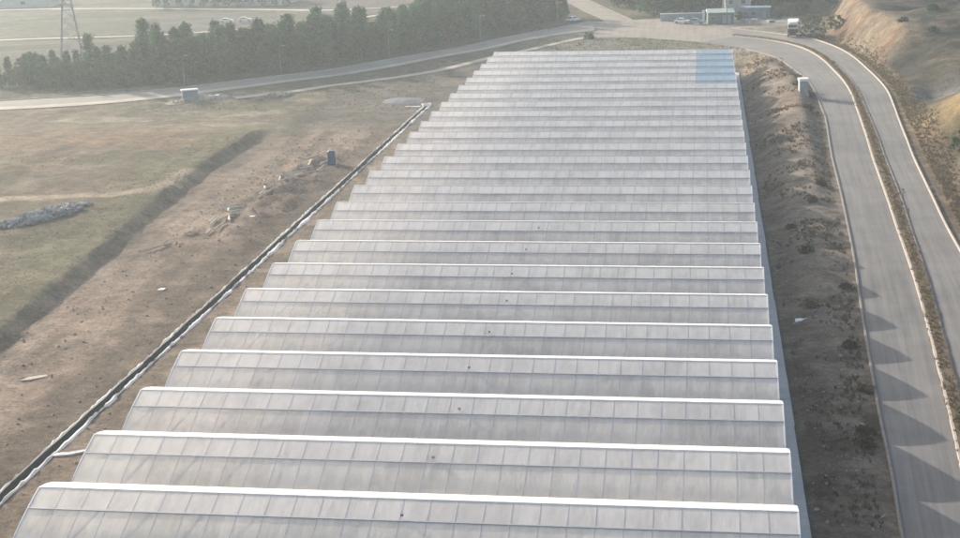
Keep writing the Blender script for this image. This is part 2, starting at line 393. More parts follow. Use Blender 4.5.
me.vertices.add(nv); me.vertices.foreach_set('co', np.stack([GX, GY, GZ], -1).astype(np.float32).ravel())
ii = (np.arange(ny - 1)[:, None] * nx + np.arange(nx - 1)[None, :]).ravel()
quads = np.stack([ii, ii + 1, ii + 1 + nx, ii + nx], 1).astype(np.int32)
me.loops.add(quads.size); me.loops.foreach_set('vertex_index', quads.ravel())
me.polygons.add(len(quads)); me.polygons.foreach_set('loop_start', np.arange(0, quads.size, 4, dtype=np.int32))
me.polygons.foreach_set('use_smooth', np.ones(len(quads), bool)); me.update(calc_edges=True)

def zone_colors(x, y):
    n1 = fbm(x, y, 30, 50, 4); n2 = fbm(x, y, 9, 60, 4); n3 = fbm(x, y, 3.0, 70, 3)
    C = np.empty(x.shape + (3,))
    def put(mask, c):
        m = np.clip(mask, 0, 1)[..., None]; C[:] = C * (1 - m) + np.array(c) * m
    C[:] = (.085, .084, .072)                                                   # the plain
    st = fbm(x * .25 + y * .1, y * 1.6 - x * .35, 22, 80, 3)
    put(sstep(.45, .6, st), (.125, .12, .10)); put(sstep(.53, .6, st), (.055, .06, .045)); put(sstep(.58, .66, n1), (.07, .078, .052))
    left = sstep(-50, -53, x) * (1 - sstep(330, 350, y + .0 * x))
    pl = plateau(x, y) * sstep(-240, -200, x)
    put(left * sstep(-150, -130, x), (.215, .166, .130))                        # bare strip, reddish earth
    put(left * sstep(.5, .66, n2) * sstep(-90, -80, x), (.28, .222, .175)); put(left * sstep(.52, .7, n1) * sstep(-90, -80, x), (.175, .145, .118))
    ru = fbm(x * 1.0 + .06 * y, y * .07, 1.6, 95, 3); put(left * sstep(-84, -78, x) * sstep(.54, .66, ru) * .6, (.10, .08, .064)); put(left * sstep(-84, -78, x) * sstep(.54, .66, 1 - ru) * .5, (.27, .225, .18))
    put(left * (1 - sstep(1.6, 4.6, np.abs(x + 61.6) + 5 * (n2 - .5))) * (x < -59) * .85, (.105, .086, .070))   # damp soil along the ditch
    put(left * sstep(-58.6, -57.5, x), (.17, .135, .108)); put(left * sstep(-58.6, -57.5, x) * sstep(.5, .6, n3), (.235, .195, .16))
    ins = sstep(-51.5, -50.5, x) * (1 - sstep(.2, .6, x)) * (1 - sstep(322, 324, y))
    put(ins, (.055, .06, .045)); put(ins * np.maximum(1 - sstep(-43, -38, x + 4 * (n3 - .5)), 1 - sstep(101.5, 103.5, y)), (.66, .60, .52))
    far_l = sstep(250, 268, y + 6 * (n2 - .5)) * left * sstep(-86, -78, x)
    put(far_l * .85, (.115, .108, .092)); put(far_l * sstep(.5, .62, n2), (.155, .138, .11))
    put(pl, (.142, .106, .078)); put(pl * sstep(.47, .6, n1), (.100, .092, .062)); put(pl * sstep(.5, .62, n2) * .8, (.158, .12, .084)); put(pl * sstep(.52, .6, n3) * sstep(.42, .55, n1) * .7, (.06, .056, .038)); put(pl * sstep(.57, .64, fbm(x * .8 + y * .3, y * .45 - x * .16, 3.2, 97, 3)) * .7, (.19, .158, .118))
    put(pl * sstep(.52, .66, fbm(x * .6, y * 1.5, 14, 90, 4)) * .7, (.10, .09, .06))
    xb = np.interp(y, BERM_R[:, 1], BERM_R[:, 0])
    put(pl * (1 - sstep(5, 11, (xb - x) + 5 * (n2 - .5))) * sstep(120, 160, y) * .6, (.116, .120, .068))
    put(pl * (1 - sstep(.2, 1.6, xb - x + (n3 - .5))) * .7, (.25, .21, .16))
    put(pl * sstep(225, 245, y) * sstep(.4, .6, n2) * .7, (.22, .15, .095))
    put(pl * (1 - sstep(1.0, 2.2, dist_poly(x, y, resample(PATH, 30)) + 1.2 * (n3 - .5))), (.30, .25, .19))
    nb = left * sstep(-150, -120, x) * (1 - sstep(-86, -80, x)) * sstep(255, 272, y)
    put(left * (1 - sstep(1.2, 3.4, np.abs(x + 79.5 + .1 * (y - 265)) + 2.5 * (n2 - .5))) * sstep(250, 256, y) * (1 - sstep(284, 292, y)) * .8, (.07, .068, .052)); put(left * (1 - sstep(3, 6, np.abs(x + 86.5))) * sstep(225, 240, y) * (1 - sstep(282, 292, y)) * .6, (.115, .116, .068))
    put(nb, (.145, .125, .09)); put(nb * sstep(.5, .62, fbm(x * .5, y * 1.6, 12, 91, 4)), (.27, .235, .18)); put(nb * sstep(.5, .62, n2) * .7, (.13, .125, .08))
    # under the wood
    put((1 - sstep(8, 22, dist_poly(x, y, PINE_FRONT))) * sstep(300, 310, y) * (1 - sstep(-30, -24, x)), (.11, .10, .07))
    # strip between greenhouse and road
    rt = sstep(1.7, 2.6, x) * (1 - sstep(340, 352, y))
    put(rt, (.175, .142, .116)); put(rt * sstep(.48, .62, n2), (.225, .182, .148)); put(rt * sstep(.5, .64, n3) * sstep(.4, .6, n1), (.06, .05, .042)); put(rt * sstep(115, 190, y) * .75, (.235, .205, .172)); put(rt * sstep(115, 190, y) * sstep(.5, .62, n3) * .6, (.13, .112, .092)); put(rt * sstep(.56, .64, fbm(x * .4, y, 2.6, 96, 3)) * .6, (.075, .062, .05))
    put(rt * sstep(235, 262, y) * sstep(.42, .55, n2 + .02 * (x - 8)), (.21, .168, .128))
    put(rt * (1 - sstep(.6, 2.4, np.abs(x - 3.4) + 1.5 * (n2 - .5))) * .5 * (1 - sstep(215, 240, y)), (.13, .085, .07))
    bh = sstep(325, 330, y) * sstep(-52, -46, x) * (1 - sstep(18, 24, x)) * (1 - sstep(384, 400, y))
    put(bh, (.18, .17, .135)); put(bh * sstep(.5, .6, n2), (.135, .14, .10))
    put(bh * sstep(-8, 0, x) * sstep(.42, .55, n2), (.30, .24, .17))
    # hillside
    xk = np.interp(y, [60,110,171,241,288,310,333,349,361,380,440,520], [20.5,21.9,23.4,25.6,27.6,27,25.5,23.2,21.5,21.5,27,30])
    d = x - xk; hl = sstep(.3, 1.5, d) * sstep(40, 60, y) * (1 - sstep(520, 600, y))
    put(hl, (.078, .066, .050)); put(hl * sstep(.42, .52, n1), (.046, .044, .036)); put(hl * sstep(.54, .66, n2) * .8, (.10, .082, .056))
    hz_ = hill(x, y); bd = np.sin(hz_ * 3.1 + 3 * n2)
    put(hl * sstep(10, 14, d) * sstep(.2, .8, bd) * .6, (.085, .08, .06)); put(hl * sstep(10, 14, d) * sstep(.1, .7, -bd) * sstep(.5, .6, n3) * .5, (.19, .155, .10))
    put(hl * (1 - sstep(3, 6, d + 2 * (n2 - .5))), (.16, .115, .075)); put(hl * (1 - sstep(3, 6, d)) * sstep(.5, .62, n3), (.25, .19, .12))
    put(hl * sstep(312, 326, y) * (1 - sstep(418, 440, y)) * sstep(2.5, 4, d) * (1 - sstep(11, 14, d + 3 * (n2 - .5))), (.20, .163, .118))
    put(hl * sstep(312, 326, y) * (1 - sstep(405, 425, y)) * sstep(2.5, 4, d) * (1 - sstep(8, 11, d)) * sstep(.5, .62, n3 * .5 + n2 * .5), (.15, .10, .065))
    put(hl * np.exp(-((x - 37) / 7.5) ** 2 - ((y - 246) / 14) ** 2) * 1.3, (.19, .148, .078))
    put(hl * np.exp(-((y - 279 - .35 * (x - 30)) / 7) ** 2) * sstep(3, 6, d), (.17, .165, .15))
    put(hl * sstep(4, 7, d) * (1 - sstep(215, 228, y)), (.25, .21, .145))
    wood = sstep(415, 430, y) * sstep(-34, -28, x) * (1 - sstep(30, 36, x)); put(wood, (.13, .12, .085))
    yard = sstep(386, 389, y) * (1 - sstep(412, 418, y)) * sstep(-12, -8, x) * (1 - sstep(16, 20, x)); put(yard, (.27, .25, .215))
    return np.clip(C, .01, .9)
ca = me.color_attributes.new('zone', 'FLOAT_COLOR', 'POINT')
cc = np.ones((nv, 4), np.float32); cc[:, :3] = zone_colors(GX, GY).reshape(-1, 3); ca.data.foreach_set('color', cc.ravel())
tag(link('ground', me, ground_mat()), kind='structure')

# ---------------------------------------------------------------- roads, kerbs
def ribbon(name, A, B, mat, dz=.06, n=None, cols=7, kind='structure'):
    n = n or max(8, int(np.linalg.norm(np.diff(np.array(A, float), axis=0), axis=1).sum() / 2.5))
    A, B = resample(A, n), resample(B, n); v = []; uv = []; f = []
    L = np.concatenate([[0], np.cumsum(np.linalg.norm(np.diff(A, axis=0), axis=1))])
    for i in range(n):
        for j in range(cols):
            p = A[i] + (B[i] - A[i]) * j / (cols - 1); v.append(p); uv.append((j / (cols - 1), L[i] / 10))
    v = np.array(v); z = base(v[:, 0], v[:, 1]) + dz
    m = bpy.data.meshes.new(name); m.from_pydata([(a, b, c) for (a, b), c in zip(v.tolist(), z.tolist())], [], [(i * cols + j, i * cols + j + 1, (i + 1) * cols + j + 1, (i + 1) * cols + j) for i in range(n - 1) for j in range(cols - 1)])
    m.update(); m.polygons.foreach_set('use_smooth', [True] * len(m.polygons))
    u = m.uv_layers.new(name='lane')
    for l in m.loops: u.data[l.index].uv = uv[l.vertex_index]
    if m.polygons[0].normal.z < 0: m.flip_normals()
    return tag(link(name, m, mat), kind=kind)

def strip(name, P, w, h, mat, dz=.0, jitter=0.0, step=2.0):
    """a raised band of width w and height h along P"""
    Q = resample(P, step=step); T = np.gradient(Q, axis=0); T /= np.linalg.norm(T, axis=1)[:, None]; N = np.stack([-T[:, 1], T[:, 0]], 1)
    b = MB(); z = base(Q[:, 0], Q[:, 1]) + dz
    for i in range(len(Q)):
        ww = w * (1 + jitter * (random.random() - .5)); hh = h * (1 + jitter * (random.random() - .5))
        for s, zz in ((-.5, -.12), (-.5, hh * .85), (-.38, hh), (.38, hh), (.5, hh * .85), (.5, -.12)):
            p = Q[i] + N[i] * s * ww; b.v.append((p[0], p[1], z[i] + zz))
    for i in range(len(Q) - 1):
        for j in range(5): b.f.append((i * 6 + j, i * 6 + j + 1, i * 6 + 7 + j, i * 6 + 6 + j))
    m = b.mesh(name, mat)
    bm = bmesh.new(); bm.from_mesh(m); bmesh.ops.recalc_face_normals(bm, faces=bm.faces); bm.to_mesh(m); bm.free()
    return tag(link(name, m), kind='structure')

# wide junction slab first (lowest sheet), carriageways above it
jb = bmesh.new(); jv = [jb.verts.new((x, y, HB(x, y) + .035)) for x, y in JUNC]; jf = jb.faces.new(jv)
bmesh.ops.triangulate(jb, faces=[jf]); bmesh.ops.subdivide_edges(jb, edges=jb.edges[:], cuts=5, use_grid_fill=True)
for v in jb.verts: v.co.z = HB(v.co.x, v.co.y) + .035
bmesh.ops.recalc_face_normals(jb, faces=jb.faces)
jm = bpy.data.meshes.new('road_junction'); jb.to_mesh(jm); jb.free(); jl = jm.uv_layers.new(name='lane')
for l in jm.loops:
    co = jm.vertices[l.vertex_index].co; jl.data[l.index].uv = (co.x / 12, co.y / 12)
if sum(p.normal.z for p in jm.polygons) < 0: jm.flip_normals()
tag(link('road_junction', jm, M['junction']), kind='structure')
ribbon('road', ROAD_L[:-2], KERB_M, M['asphalt'], .062)
ribbon('road', MED_R, FARK, M['asphalt'], .066)
ribbon('road', LR_UP, (np.array(LR_UP) * .3 + np.array(LR_LO) * .7).tolist(), M['asphalt_old'], .058)
SH = (np.array(LR_UP) * .3 + np.array(LR_LO) * .7)
ribbon('road_shoulder', (np.array(LR_UP) * .30 + np.array(LR_LO) * .70).tolist(), LR_LO, M['dust'], .064, cols=4)
tk = resample(TRACK, 40); tn = np.gradient(tk, axis=0); tn /= np.linalg.norm(tn, axis=1)[:, None]; tn = np.stack([-tn[:, 1], tn[:, 0]], 1)
ribbon('track', (tk - tn * 1.1).tolist(), (tk + tn * 1.1).tolist(), M['dust'], .05, n=40, cols=4)
uk = resample(UPROAD, 40); un_ = np.gradient(uk, axis=0); un_ /= np.linalg.norm(un_, axis=1)[:, None]; un_ = np.stack([-un_[:, 1], un_[:, 0]], 1)
ribbon('road', (uk - un_ * 4).tolist(), (uk + un_ * 4).tolist(), M['junction'], .05, n=40, cols=5)
for TP in ([(-420, 380), (-330, 395), (-205, 406), (-160, 413), (-122, 432), (-100, 452)], [(-400, 508), (-250, 503), (-160, 489), (-120, 478), (-84, 497), (-60, 530)]):
    q = resample(TP, 50); g_ = np.gradient(q, axis=0); g_ /= np.linalg.norm(g_, axis=1)[:, None]; g_ = np.stack([-g_[:, 1], g_[:, 0]], 1)
    ribbon('track', (q - g_ * 1.5).tolist(), (q + g_ * 1.5).tolist(), M['dust'], .12, n=90, cols=4)
strip('median_strip', MEDC.tolist(), 1.5, .16, M['median'], .06, .25, 1.2)
strip('kerb', KERB_M, .28, .17, M['kerb'], .06, .06)
strip('kerb', MED_R, .20, .14, M['kerb_dark'], .06, .1)
strip('kerb', FARK, .26, .17, M['kerb'], .06, .08)
strip('kerb', ROAD_L[:-3], .22, .15, M['kerb_dark'], .06, .1)
strip('kerb', [tuple(p) for p in LR_UP], .3, .16, M['kerb'], .06, .1)
ap = MB()
for y in np.arange(82, 326, 6.1): ap.box(.09, 1.62 + .1 * random.random(), y, y + 6.08, -6.3, -5.93 + .015 * random.random())
tag(ap.build('pavement', M['apron']), kind='structure')

# ---------------------------------------------------------------- greenhouse: 25 film tunnels joined side by side
SPAN, NB, Y0, GL = 9.6, 28, 88.4, 50.1
PROF = [(-4.8, -2.1), (-4.62, -1.84), (-4.2, -1.55), (-3.2, -1.1), (-2.0, -.64), (-1.0, -.3), (0, 0), (1.0, -.2), (2.0, -.5), (3.2, -1.05), (4.2, -1.58), (4.62, -1.86), (4.8, -2.1)]
ZT = 6.0
rib_x = [-GL + GL * i / NB for i in range(NB + 1)]
def film_mesh(name, prof, mat, x0=-GL, x1=0.0, sag=.02):
    b = MB(); X = []
    for a, c in zip(rib_x[:-1], rib_x[1:]):
        for t in (0, .25, .5, .75):
            X.append((a + (c - a) * t, sag * (4 * t * (1 - t))))
    X.append((0.0, 0.0)); X = [(x, s) for x, s in X if x0 - 1e-4 <= x <= x1 + 1e-4]
    if X[0][0] > x0 + .02: X.insert(0, (x0, 0.0))
    if X[-1][0] < x1 - .02: X.append((x1, 0.0))
    m = len(prof)
    for x, s in X:
        for j, (y, z) in enumerate(prof):
            k = (-.05 if name == 'crest_film' else 0) + s * (0 if j in (0, m - 1) else 1)
            b.v.append((x, y, z + ZT - k))
    for i in range(len(X) - 1):
        for j in range(m - 1): b.f.append((i * m + j, (i + 1) * m + j, (i + 1) * m + j + 1, i * m + j + 1))
    return b.mesh(name, mat, True)
def gable_mesh(x, mat):
    b = MB(); n = len(PROF); b.v = [(x, y, z + ZT) for y, z in PROF] + [(x, y, 0) for y, z in reversed(PROF)]
    for i in range(n - 1): b.f.append((i, i + 1, 2 * n - 2 - i, 2 * n - 1 - i))
    return b.mesh('gable_film', mat)
def arch_mesh(w=.045, lift=.012):
    b = MB(); n = len(PROF)
    for y, z in PROF:
        for dx, dz in ((-w / 2, 0), (-w / 2, lift), (w / 2, lift), (w / 2, 0)): b.v.append((dx, y, z + ZT + dz))
    for i in range(n - 1):
        for j in range(4):
            k = (j + 1) % 4; b.f.append((i * 4 + j, i * 4 + k, i * 4 + 4 + k, i * 4 + 4 + j))
    return b.mesh('rib', M['rib'])
BLUE_X = -7.3
P_LOW, P_VENT, P_CREST, P_BACK = PROF[:5], PROF[4:7], PROF[6:9], PROF[8:]
def films(side, x0, x1, tint=None):
    A = tint or (side, M['vent'], M['crest'])
    return dict(low=film_mesh('side_film', P_LOW, A[0], x0, x1), back=film_mesh('side_film', P_BACK, A[0], x0, x1),
                vent=film_mesh('vent_film', P_VENT, A[1], x0, x1, .012), crest=film_mesh('crest_film', P_CREST, A[2], x0, x1, .01))
FULL = films(M['film'], -GL, 0); PALE = films(M['film_pale'], -GL, 0); CUT = films(M['film'], -GL, BLUE_X - .02)
BLUE = films(None, BLUE_X, 0, (M['blue'], M['blue'], M['blue_crest']))
G0, G1 = gable_mesh(-GL, M['gable']), gable_mesh(0.0, M['gable'])
RIB = arch_mesh()
def trim_mesh():
    b = MB(); n = len(PROF)
    for y, z in PROF:
        for dx, dz in ((-.05, -.05), (-.05, .03), (.05, .03), (.05, -.05)): b.v.append((dx, y, z + ZT + dz))
    for i in range(n - 1):
        for j in range(4):
            q = (j + 1) % 4; b.f.append((i * 4 + j, i * 4 + q, i * 4 + 4 + q, i * 4 + 4 + j))
    return b.mesh('end_trim', M['white_paint'])
TRIM = trim_mesh()
pb = MB(); pb.box(-GL - .03, .03, -2.06, -1.94, ZT - .645, ZT - .59); PUR = pb.mesh('purlin', M['purlin'])
rb = MB(); rb.box(-GL - .04, .04, -.035, .055, ZT - .015, ZT + .035); RIDGE = rb.mesh('ridge_rail', M['white_paint'])
gb = MB(); gb.box(-GL - .1, .25, -4.97, -4.63, ZT - 2.22, ZT - 2.12); gb.box(-GL - .1, .25, -4.97, -4.93, ZT - 2.12, ZT - 2.02); GUT = gb.mesh('gutter', M['steel'])
bb = MB(); bb.bar((0, -4.7, ZT - 2.0), (1.35, -1.8, ZT - .68), .12, .09, 6); BRACE = bb.mesh('brace', M['white_paint'])
bb = MB(); bb.bar((0, -4.7, ZT - 2.0), (1.35, -1.8, ZT - .68), .12, .09, 6); BRACE_D = bb.mesh('brace', M['black'])
hb = MB(); hb.bar((.0, -4.62, ZT - 2.05), (1.72, -1.75, ZT - .64), .07); ENDB = hb.mesh('end_brace', M['steel_dark'])
vb = MB(); vb.box(-.09, .09, -.09, .09, 0, .17); MOTOR = vb.mesh('vent_motor', M['steel_dark'])
ORD = ['first', 'second', 'third', 'fourth', 'fifth', 'sixth', 'seventh', 'eighth', 'ninth', 'tenth', 'eleventh', 'twelfth', 'thirteenth', 'fourteenth', 'fifteenth', 'sixteenth', 'seventeenth', 'eighteenth', 'nineteenth', 'twentieth']
BORD = {20: 'blue-ended white greenhouse tunnel beside the last all-white one', 21: 'second blue-ended white greenhouse tunnel behind the all-white rows', 22: 'middle one of the five blue-ended white greenhouse tunnels',
        23: 'blue-ended white greenhouse tunnel just in front of the last row', 24: 'last greenhouse tunnel, blue at one end, facing the weedy bank and junction'}
def blank(name, me, par, loc=(0, 0, 0)): return link(name, me, None, par, loc)
tunnels = []
for k in range(25):
    if k in BORD: lab = BORD[k]
    elif k == 0: lab = 'all-white film greenhouse tunnel in front of all the others, cut by the photo edge'
    elif k == 19: lab = 'all-white greenhouse tunnel touching the first blue-ended one, twentieth of the rows'
    elif k == 1: lab = 'bright clear-sided white greenhouse tunnel, second of the rows'
    elif k == 2: lab = 'grey-sided white greenhouse tunnel directly behind the two brighter ones, third of the rows'
    else: lab = 'all-white film greenhouse tunnel with grey side panels, %s row counting from the front' % ORD[k]
    t = thing('greenhouse_tunnel', (0, Y0 + SPAN * k, -6), 0, lab, 'greenhouse', 'greenhouse tunnels joined side by side')
    S = PALE if k < 2 else (CUT if k in BORD else FULL)
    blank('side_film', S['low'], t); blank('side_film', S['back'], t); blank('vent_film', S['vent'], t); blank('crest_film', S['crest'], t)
    if k in BORD:
        for q, nm in (('low', 'side_film'), ('back', 'side_film'), ('vent', 'vent_film'), ('crest', 'crest_film')):
            o = blank(nm, BLUE[q], t); o['label'] = 'light blue film at the end of the tunnel'
    blank('gable_film', G0, t); blank('gable_film', G1, t)
    for x in rib_x: blank('rib', RIB, t, (x, 0, 0))
    blank('purlin', PUR, t); blank('ridge_rail', RIDGE, t); blank('gutter', GUT, t)
    for i in range(2, NB, 2): blank('brace', BRACE_D if k < 2 else BRACE, t, (rib_x[i], 0, 0))
    blank('end_trim', TRIM, t, (-GL - .06, 0, 0)); blank('end_trim', TRIM, t, (.06, 0, 0))
    blank('end_brace', ENDB, t, (rib_x[0] + .04, 0, 0)); e = blank('end_brace', ENDB, t, (rib_x[-1] - .04, 0, 0)); e.scale = (-1, 1, 1)
    if k < 9: blank('vent_motor', MOTOR, t, (-GL * .5 + .15 + .35 * (k % 3), -1.7, ZT - .40))
    if k in (0, 24):
        b = MB(); y = -4.86 if k == 0 else 4.86; b.quad((-GL, y, 0), (0, y, 0), (0, y, ZT - 2.1), (-GL, y, ZT - 2.1)); b.build('wall_film', M['gable'], t)
    tunnels.append(t)

# ---------------------------------------------------------------- ditch beside the greenhouse
dt = thing('drainage_ditch', (DITCH_X, 180, -6), 0, 'black lined drainage ditch with torn white sheet edges beside the greenhouse', 'ditch')
def dwave(y, s): return .16 * (fbm(np.array(y * 1.0), np.array(s * 7.0), 6.0, 5 + s, 3) - .5) * 2
b = MB(); yy = np.arange(62, DITCH_END, .6); cr = [(-.66, -.03), (-.56, -.2), (-.36, -.56), (.36, -.56), (.56, -.2), (.66, -.03)]
for y in yy:
    for dx, dz in cr: b.v.append((dx + dwave(y, 1) * .3, y - 180, dz + .02 * (random.random() - .5)))
for i in range(len(yy) - 1):
    for j in range(5): b.f.append((i * 6 + j, i * 6 + j + 1, i * 6 + 7 + j, i * 6 + 6 + j))
b.build('liner', M['liner'], dt, smooth=True)
for side, sd in ((-1, 21), (1, 27)):
    b = MB(); nn = 0
    for y in yy:
        w = (.06 if side < 0 else .12) + (.5 if side < 0 else .95) * max(0, float(fbm(np.array(y), np.array(sd * 3.), 4.5, sd, 3)) - .3) + (.28 * max(0, float(fbm(np.array(y), np.array(sd * 5.), 11, sd, 2)) - .45) if side > 0 else 0)
        w = max(w, .02); w *= (.15 if fbm(np.array(y), np.array(sd * 2.), 2.2, sd + 3, 2) < .36 else 1)
        c0 = side * (.52 + dwave(y, sd) * .7); lift = .05 + .22 * random.random() ** 2
        for dx, dz in ((-w * .5, -.06), (-w * .2, lift), (w * .2, lift * .9), (w * .7, -.08)): b.v.append((c0 + dx * (1 if side > 0 else -1), y - 180, dz))
    for i in range(len(yy) - 1):
        for j in range(3): b.f.append((i * 4 + j, i * 4 + j + 1, i * 4 + 5 + j, i * 4 + 4 + j))
    b.build('sheet_edge', M['white_sheet'], dt)

# ---------------------------------------------------------------- trees
def foliage(name, n, shape, size, mat, seed, clump=.5):
    """leaf-sized faces gathered in clumps spread through a crown; shape(u, ang) -> (radius, height)"""
    g = np.random.default_rng(seed); v = []; f = []; tint = []
    nc = max(8, n // 22); cl = []
    for i in range(nc):
        h = g.random(); a = g.random() * 6.283; r, z = shape(h); q = (.35 + .65 * g.random() ** .5) * r
        cl.append((q * math.cos(a), q * math.sin(a), z, g.random()))
    for i in range(n):
        cx, cy, cz, ct = cl[g.integers(nc)]; s = clump * (.5 + .7 * ct)
        p = np.array([cx, cy, cz]) + g.normal(size=3) * s * np.array([.55, .55, .42])
        u = g.normal(size=3); u /= np.linalg.norm(u); w = np.cross(u, g.normal(size=3)); w /= np.linalg.norm(w); L = size * (.6 + .8 * g.random())
        k = len(v); v += [tuple(p - u * L * .5), tuple(p + w * L * .32), tuple(p + u * L * .5), tuple(p - w * L * .32)]
        f.append((k, k + 1, k + 2, k + 3)); tint.append(min(1, max(0, ct * .75 + .25 * g.random())))
    m = bpy.data.meshes.new(name); m.from_pydata(v, [], f); m.update(); m.materials.append(mat)
    at = m.attributes.new('tint', 'FLOAT', 'FACE'); at.data.foreach_set('value', tint); return m

def trunk_mesh(h, r, seed, limbs=6):
    g = random.Random(seed); b = MB(); P = [(0, 0, -.3)]; 
    for i in range(1, 6): P.append((g.uniform(-.1, .1), g.uniform(-.1, .1), h * i / 5))
    for i in range(5): b.bar(P[i], P[i + 1], r * (1 - i * .17), r * (1 - (i + 1) * .17), 7)
    for i in range(limbs):
        z = h * g.uniform(.3, .85); a = g.uniform(0, 6.28); L = g.uniform(.8, 1.5)
        b.bar((0, 0, z), (L * math.cos(a), L * math.sin(a), z + L * .45), r * .35, r * .12, 5)
    return b.mesh('trunk', M['bark'])

PINE = []
for i in range(6):
    g = random.Random(100 + i); h = g.uniform(8.2, 10.6); rr = g.uniform(2.2, 3.0); pw = g.uniform(.5, .8); z0 = h * g.uniform(.03, .1)
    shp = lambda u, h=h, rr=rr, pw=pw, z0=z0: (rr * max(.12, (1 - u) ** pw) * (.88 + .12 * math.sin(u * 17)) * min(1, u * 6 + .5), z0 + (h - z0) * u)
    PINE.append((trunk_mesh(h * .86, .16, i), foliage('crown', 2300, shp, .62, M['pine'], 40 + i, .85)))
BROAD = []
for i in range(4):
    g = random.Random(300 + i); h = g.uniform(5, 7.2); rr = g.uniform(1.9, 2.7)
    shp = lambda u, h=h, rr=rr: (rr * math.sqrt(max(.05, 1 - (2 * u - .85) ** 2 * .8)), h * (.22 + .78 * u))
    BROAD.append((trunk_mesh(h * .7, .15, 60 + i), foliage('crown', 1300, shp, .5, M['broad'], 80 + i, .6)))
def plant_tree(name, kit, x, y, s, label, cat, group):
    t = thing(name, (x, y, H(x, y) - .05), random.random() * 6.28, label, cat, group); t.scale = (s * random.uniform(.88, 1.15), s * random.uniform(.88, 1.15), s)
    link('trunk', kit[0], None, t); link('crown', kit[1], None, t); return t

front = resample(PINE_FRONT, 200); fd = np.gradient(front, axis=0); fd /= np.linalg.norm(fd, axis=1)[:, None]; fn = np.stack([-fd[:, 1], fd[:, 0]], 1)
spots = []
def try_spot(x, y, dmin):
    for a, b_ in spots:
        if (a - x) ** 2 + (b_ - y) ** 2 < dmin * dmin: return False
    spots.append((x, y)); return True
tries = 0
while len(spots) < 262 and tries < 20000:
    tries += 1; t = random.random() if random.random() < .8 else random.random() * .3; i = int(t * 199)
    
    depth = 15 if t < .72 else 15 + (t - .72) * 110
    q = random.random() ** 1.15 * depth; p = front[i] + fn[i] * q
    if dist_poly(p[:1], p[1:], resample(UPROAD, 20))[0] < 6.5: continue
    if try_spot(p[0], p[1], 2.1 if t < .15 else 2.5):
        s = (.6 if t < .12 else (.82 if t < .2 else 1.0)) * random.uniform(.82, 1.1); kit = random.choice(PINE if random.random() < .78 else BROAD)
        if kit in BROAD: s *= 1.15
        plant_tree('pine_tree' if kit in PINE else 'leafy_tree', kit, p[0], p[1], s,
                   'dark green conical pine in the dense wood along the valley road' if kit in PINE else 'olive rounded leafy tree standing among the pines along the valley road', 'tree',
                   'pines of the roadside wood' if kit in PINE else 'leafy trees of the roadside wood')
# wood behind the junction and the yard
n2 = 0; tries = 0
while n2 < 78 and tries < 4000:
    tries += 1; x = random.uniform(-33, 34); y = random.uniform(418, 475)
    if dist_poly(np.array([x]), np.array([y]), resample(UPROAD, 20))[0] < 6.5: continue
    if -13 < x < 17 and y < 421 + 3 * random.random(): continue
    if x > 14 and random.random() < .4: continue
    if try_spot(x, y, 3.6):
        n2 += 1; br = random.random() < (.15 if x < -6 else .65); kit = random.choice(BROAD if br else PINE)
        plant_tree('leafy_tree' if br else 'pine_tree', kit, x, y, random.uniform(.95, 1.35) * (1.15 if br else 1), 
                   'rounded leafy tree in the wood beyond the junction yard' if br else 'dark pine in the wood beyond the road junction', 'tree',
                   'leafy trees beyond the junction yard' if br else 'pines beyond the road junction')
# trees standing alone
for (x, y, s, kit, lab) in ((-146, 330, .9, 1, 'tall dark pine rising above the small trees beside the lattice pylon'), (-133, 331, 1.1, 3, 'spire-topped pine standing above the wood near the pylon'),
                            (-126, 335, 1.0, 2, 'pine rising from the rear of the wood beside the pale field track')):
    plant_tree('pine_tree', PINE[kit], x, y, s, lab, 'tree', None)
# shrubs
def shrub(x, y, r, h, mat, label, seed, group=None, name='shrub'):
    shp = lambda u: (r * math.sqrt(max(.05, 1 - (u * 1.2 - .35) ** 2)), h * (.05 + .95 * u))
    t = thing(name, (x, y, H(x, y) - .05), 0, label, 'shrub', group)
    b = MB()
    for i in range(5):
        a = i * 1.26 + seed; b.bar((0, 0, -.1), (r * .45 * math.cos(a), r * .45 * math.sin(a), h * .6), .06, .02, 5)
    b.build('stem', M['bark'], t); link('foliage', foliage('foliage', int(500 + 120 * r * h), shp, .34, mat, 500 + seed, .42), None, t); return t
shrub(32.3, 224, 2.6, 3.2, M['broad'], 'dark green bush on the yellow hummock at the photo edge', 1)
shrub(19.6, 366.5, 3.4, 5.2, M['greyleaf'], 'big grey-green rounded bush beside the truck', 2)
shrub(25.6, 372, 2.2, 3.5, M['broad'], 'smaller dark bush between the grey-green bush and the orange bank', 3)
for i, (x, y, r) in enumerate(((4.2, 407, 1.6), (13.5, 408.5, 1.7), (-4.8, 409.5, 1.5), (16.5, 413, 2.2), (-14, 410.5, 1.6))):
    shrub(x, y, r, r * 1.5, M['greyleaf'] if i % 2 else M['broad'], ('bushy shrub growing between the green workshop and the blue-grey building', 'grey-green shrub at the far end of the blue-grey building', 'bushy shrub behind the gate pillar of the boundary wall', 'largest grey-green shrub behind the yard and the truck', 'bushy shrub behind the boundary wall at its outer end')[i], 60 + i)
def stack(x, y, rz, n, mat, label):
    t = thing('material_stack', (x, y, H(x, y)), rz, label, 'stack')
    for i in range(n):
        b = MB(); b.box(-.9 + .06 * (i % 3), .9 - .05 * (i % 2), -.55, .55, .02 + i * .3, .29 + i * .3); bevel(b.build('bundle', mat, t), .03)
stack(4.8, 399.0, .3, 4, M['pale_wall'], 'pale stack of bundled boards beside the canopy frame')
stack(7.2, 401.5, -.2, 3, M['timber'], 'brown stack of timber bundles in the open yard')
stack(11.5, 399.5, .5, 2, M['grey_paint'], 'low grey stack of bundles near the truck side of the yard')
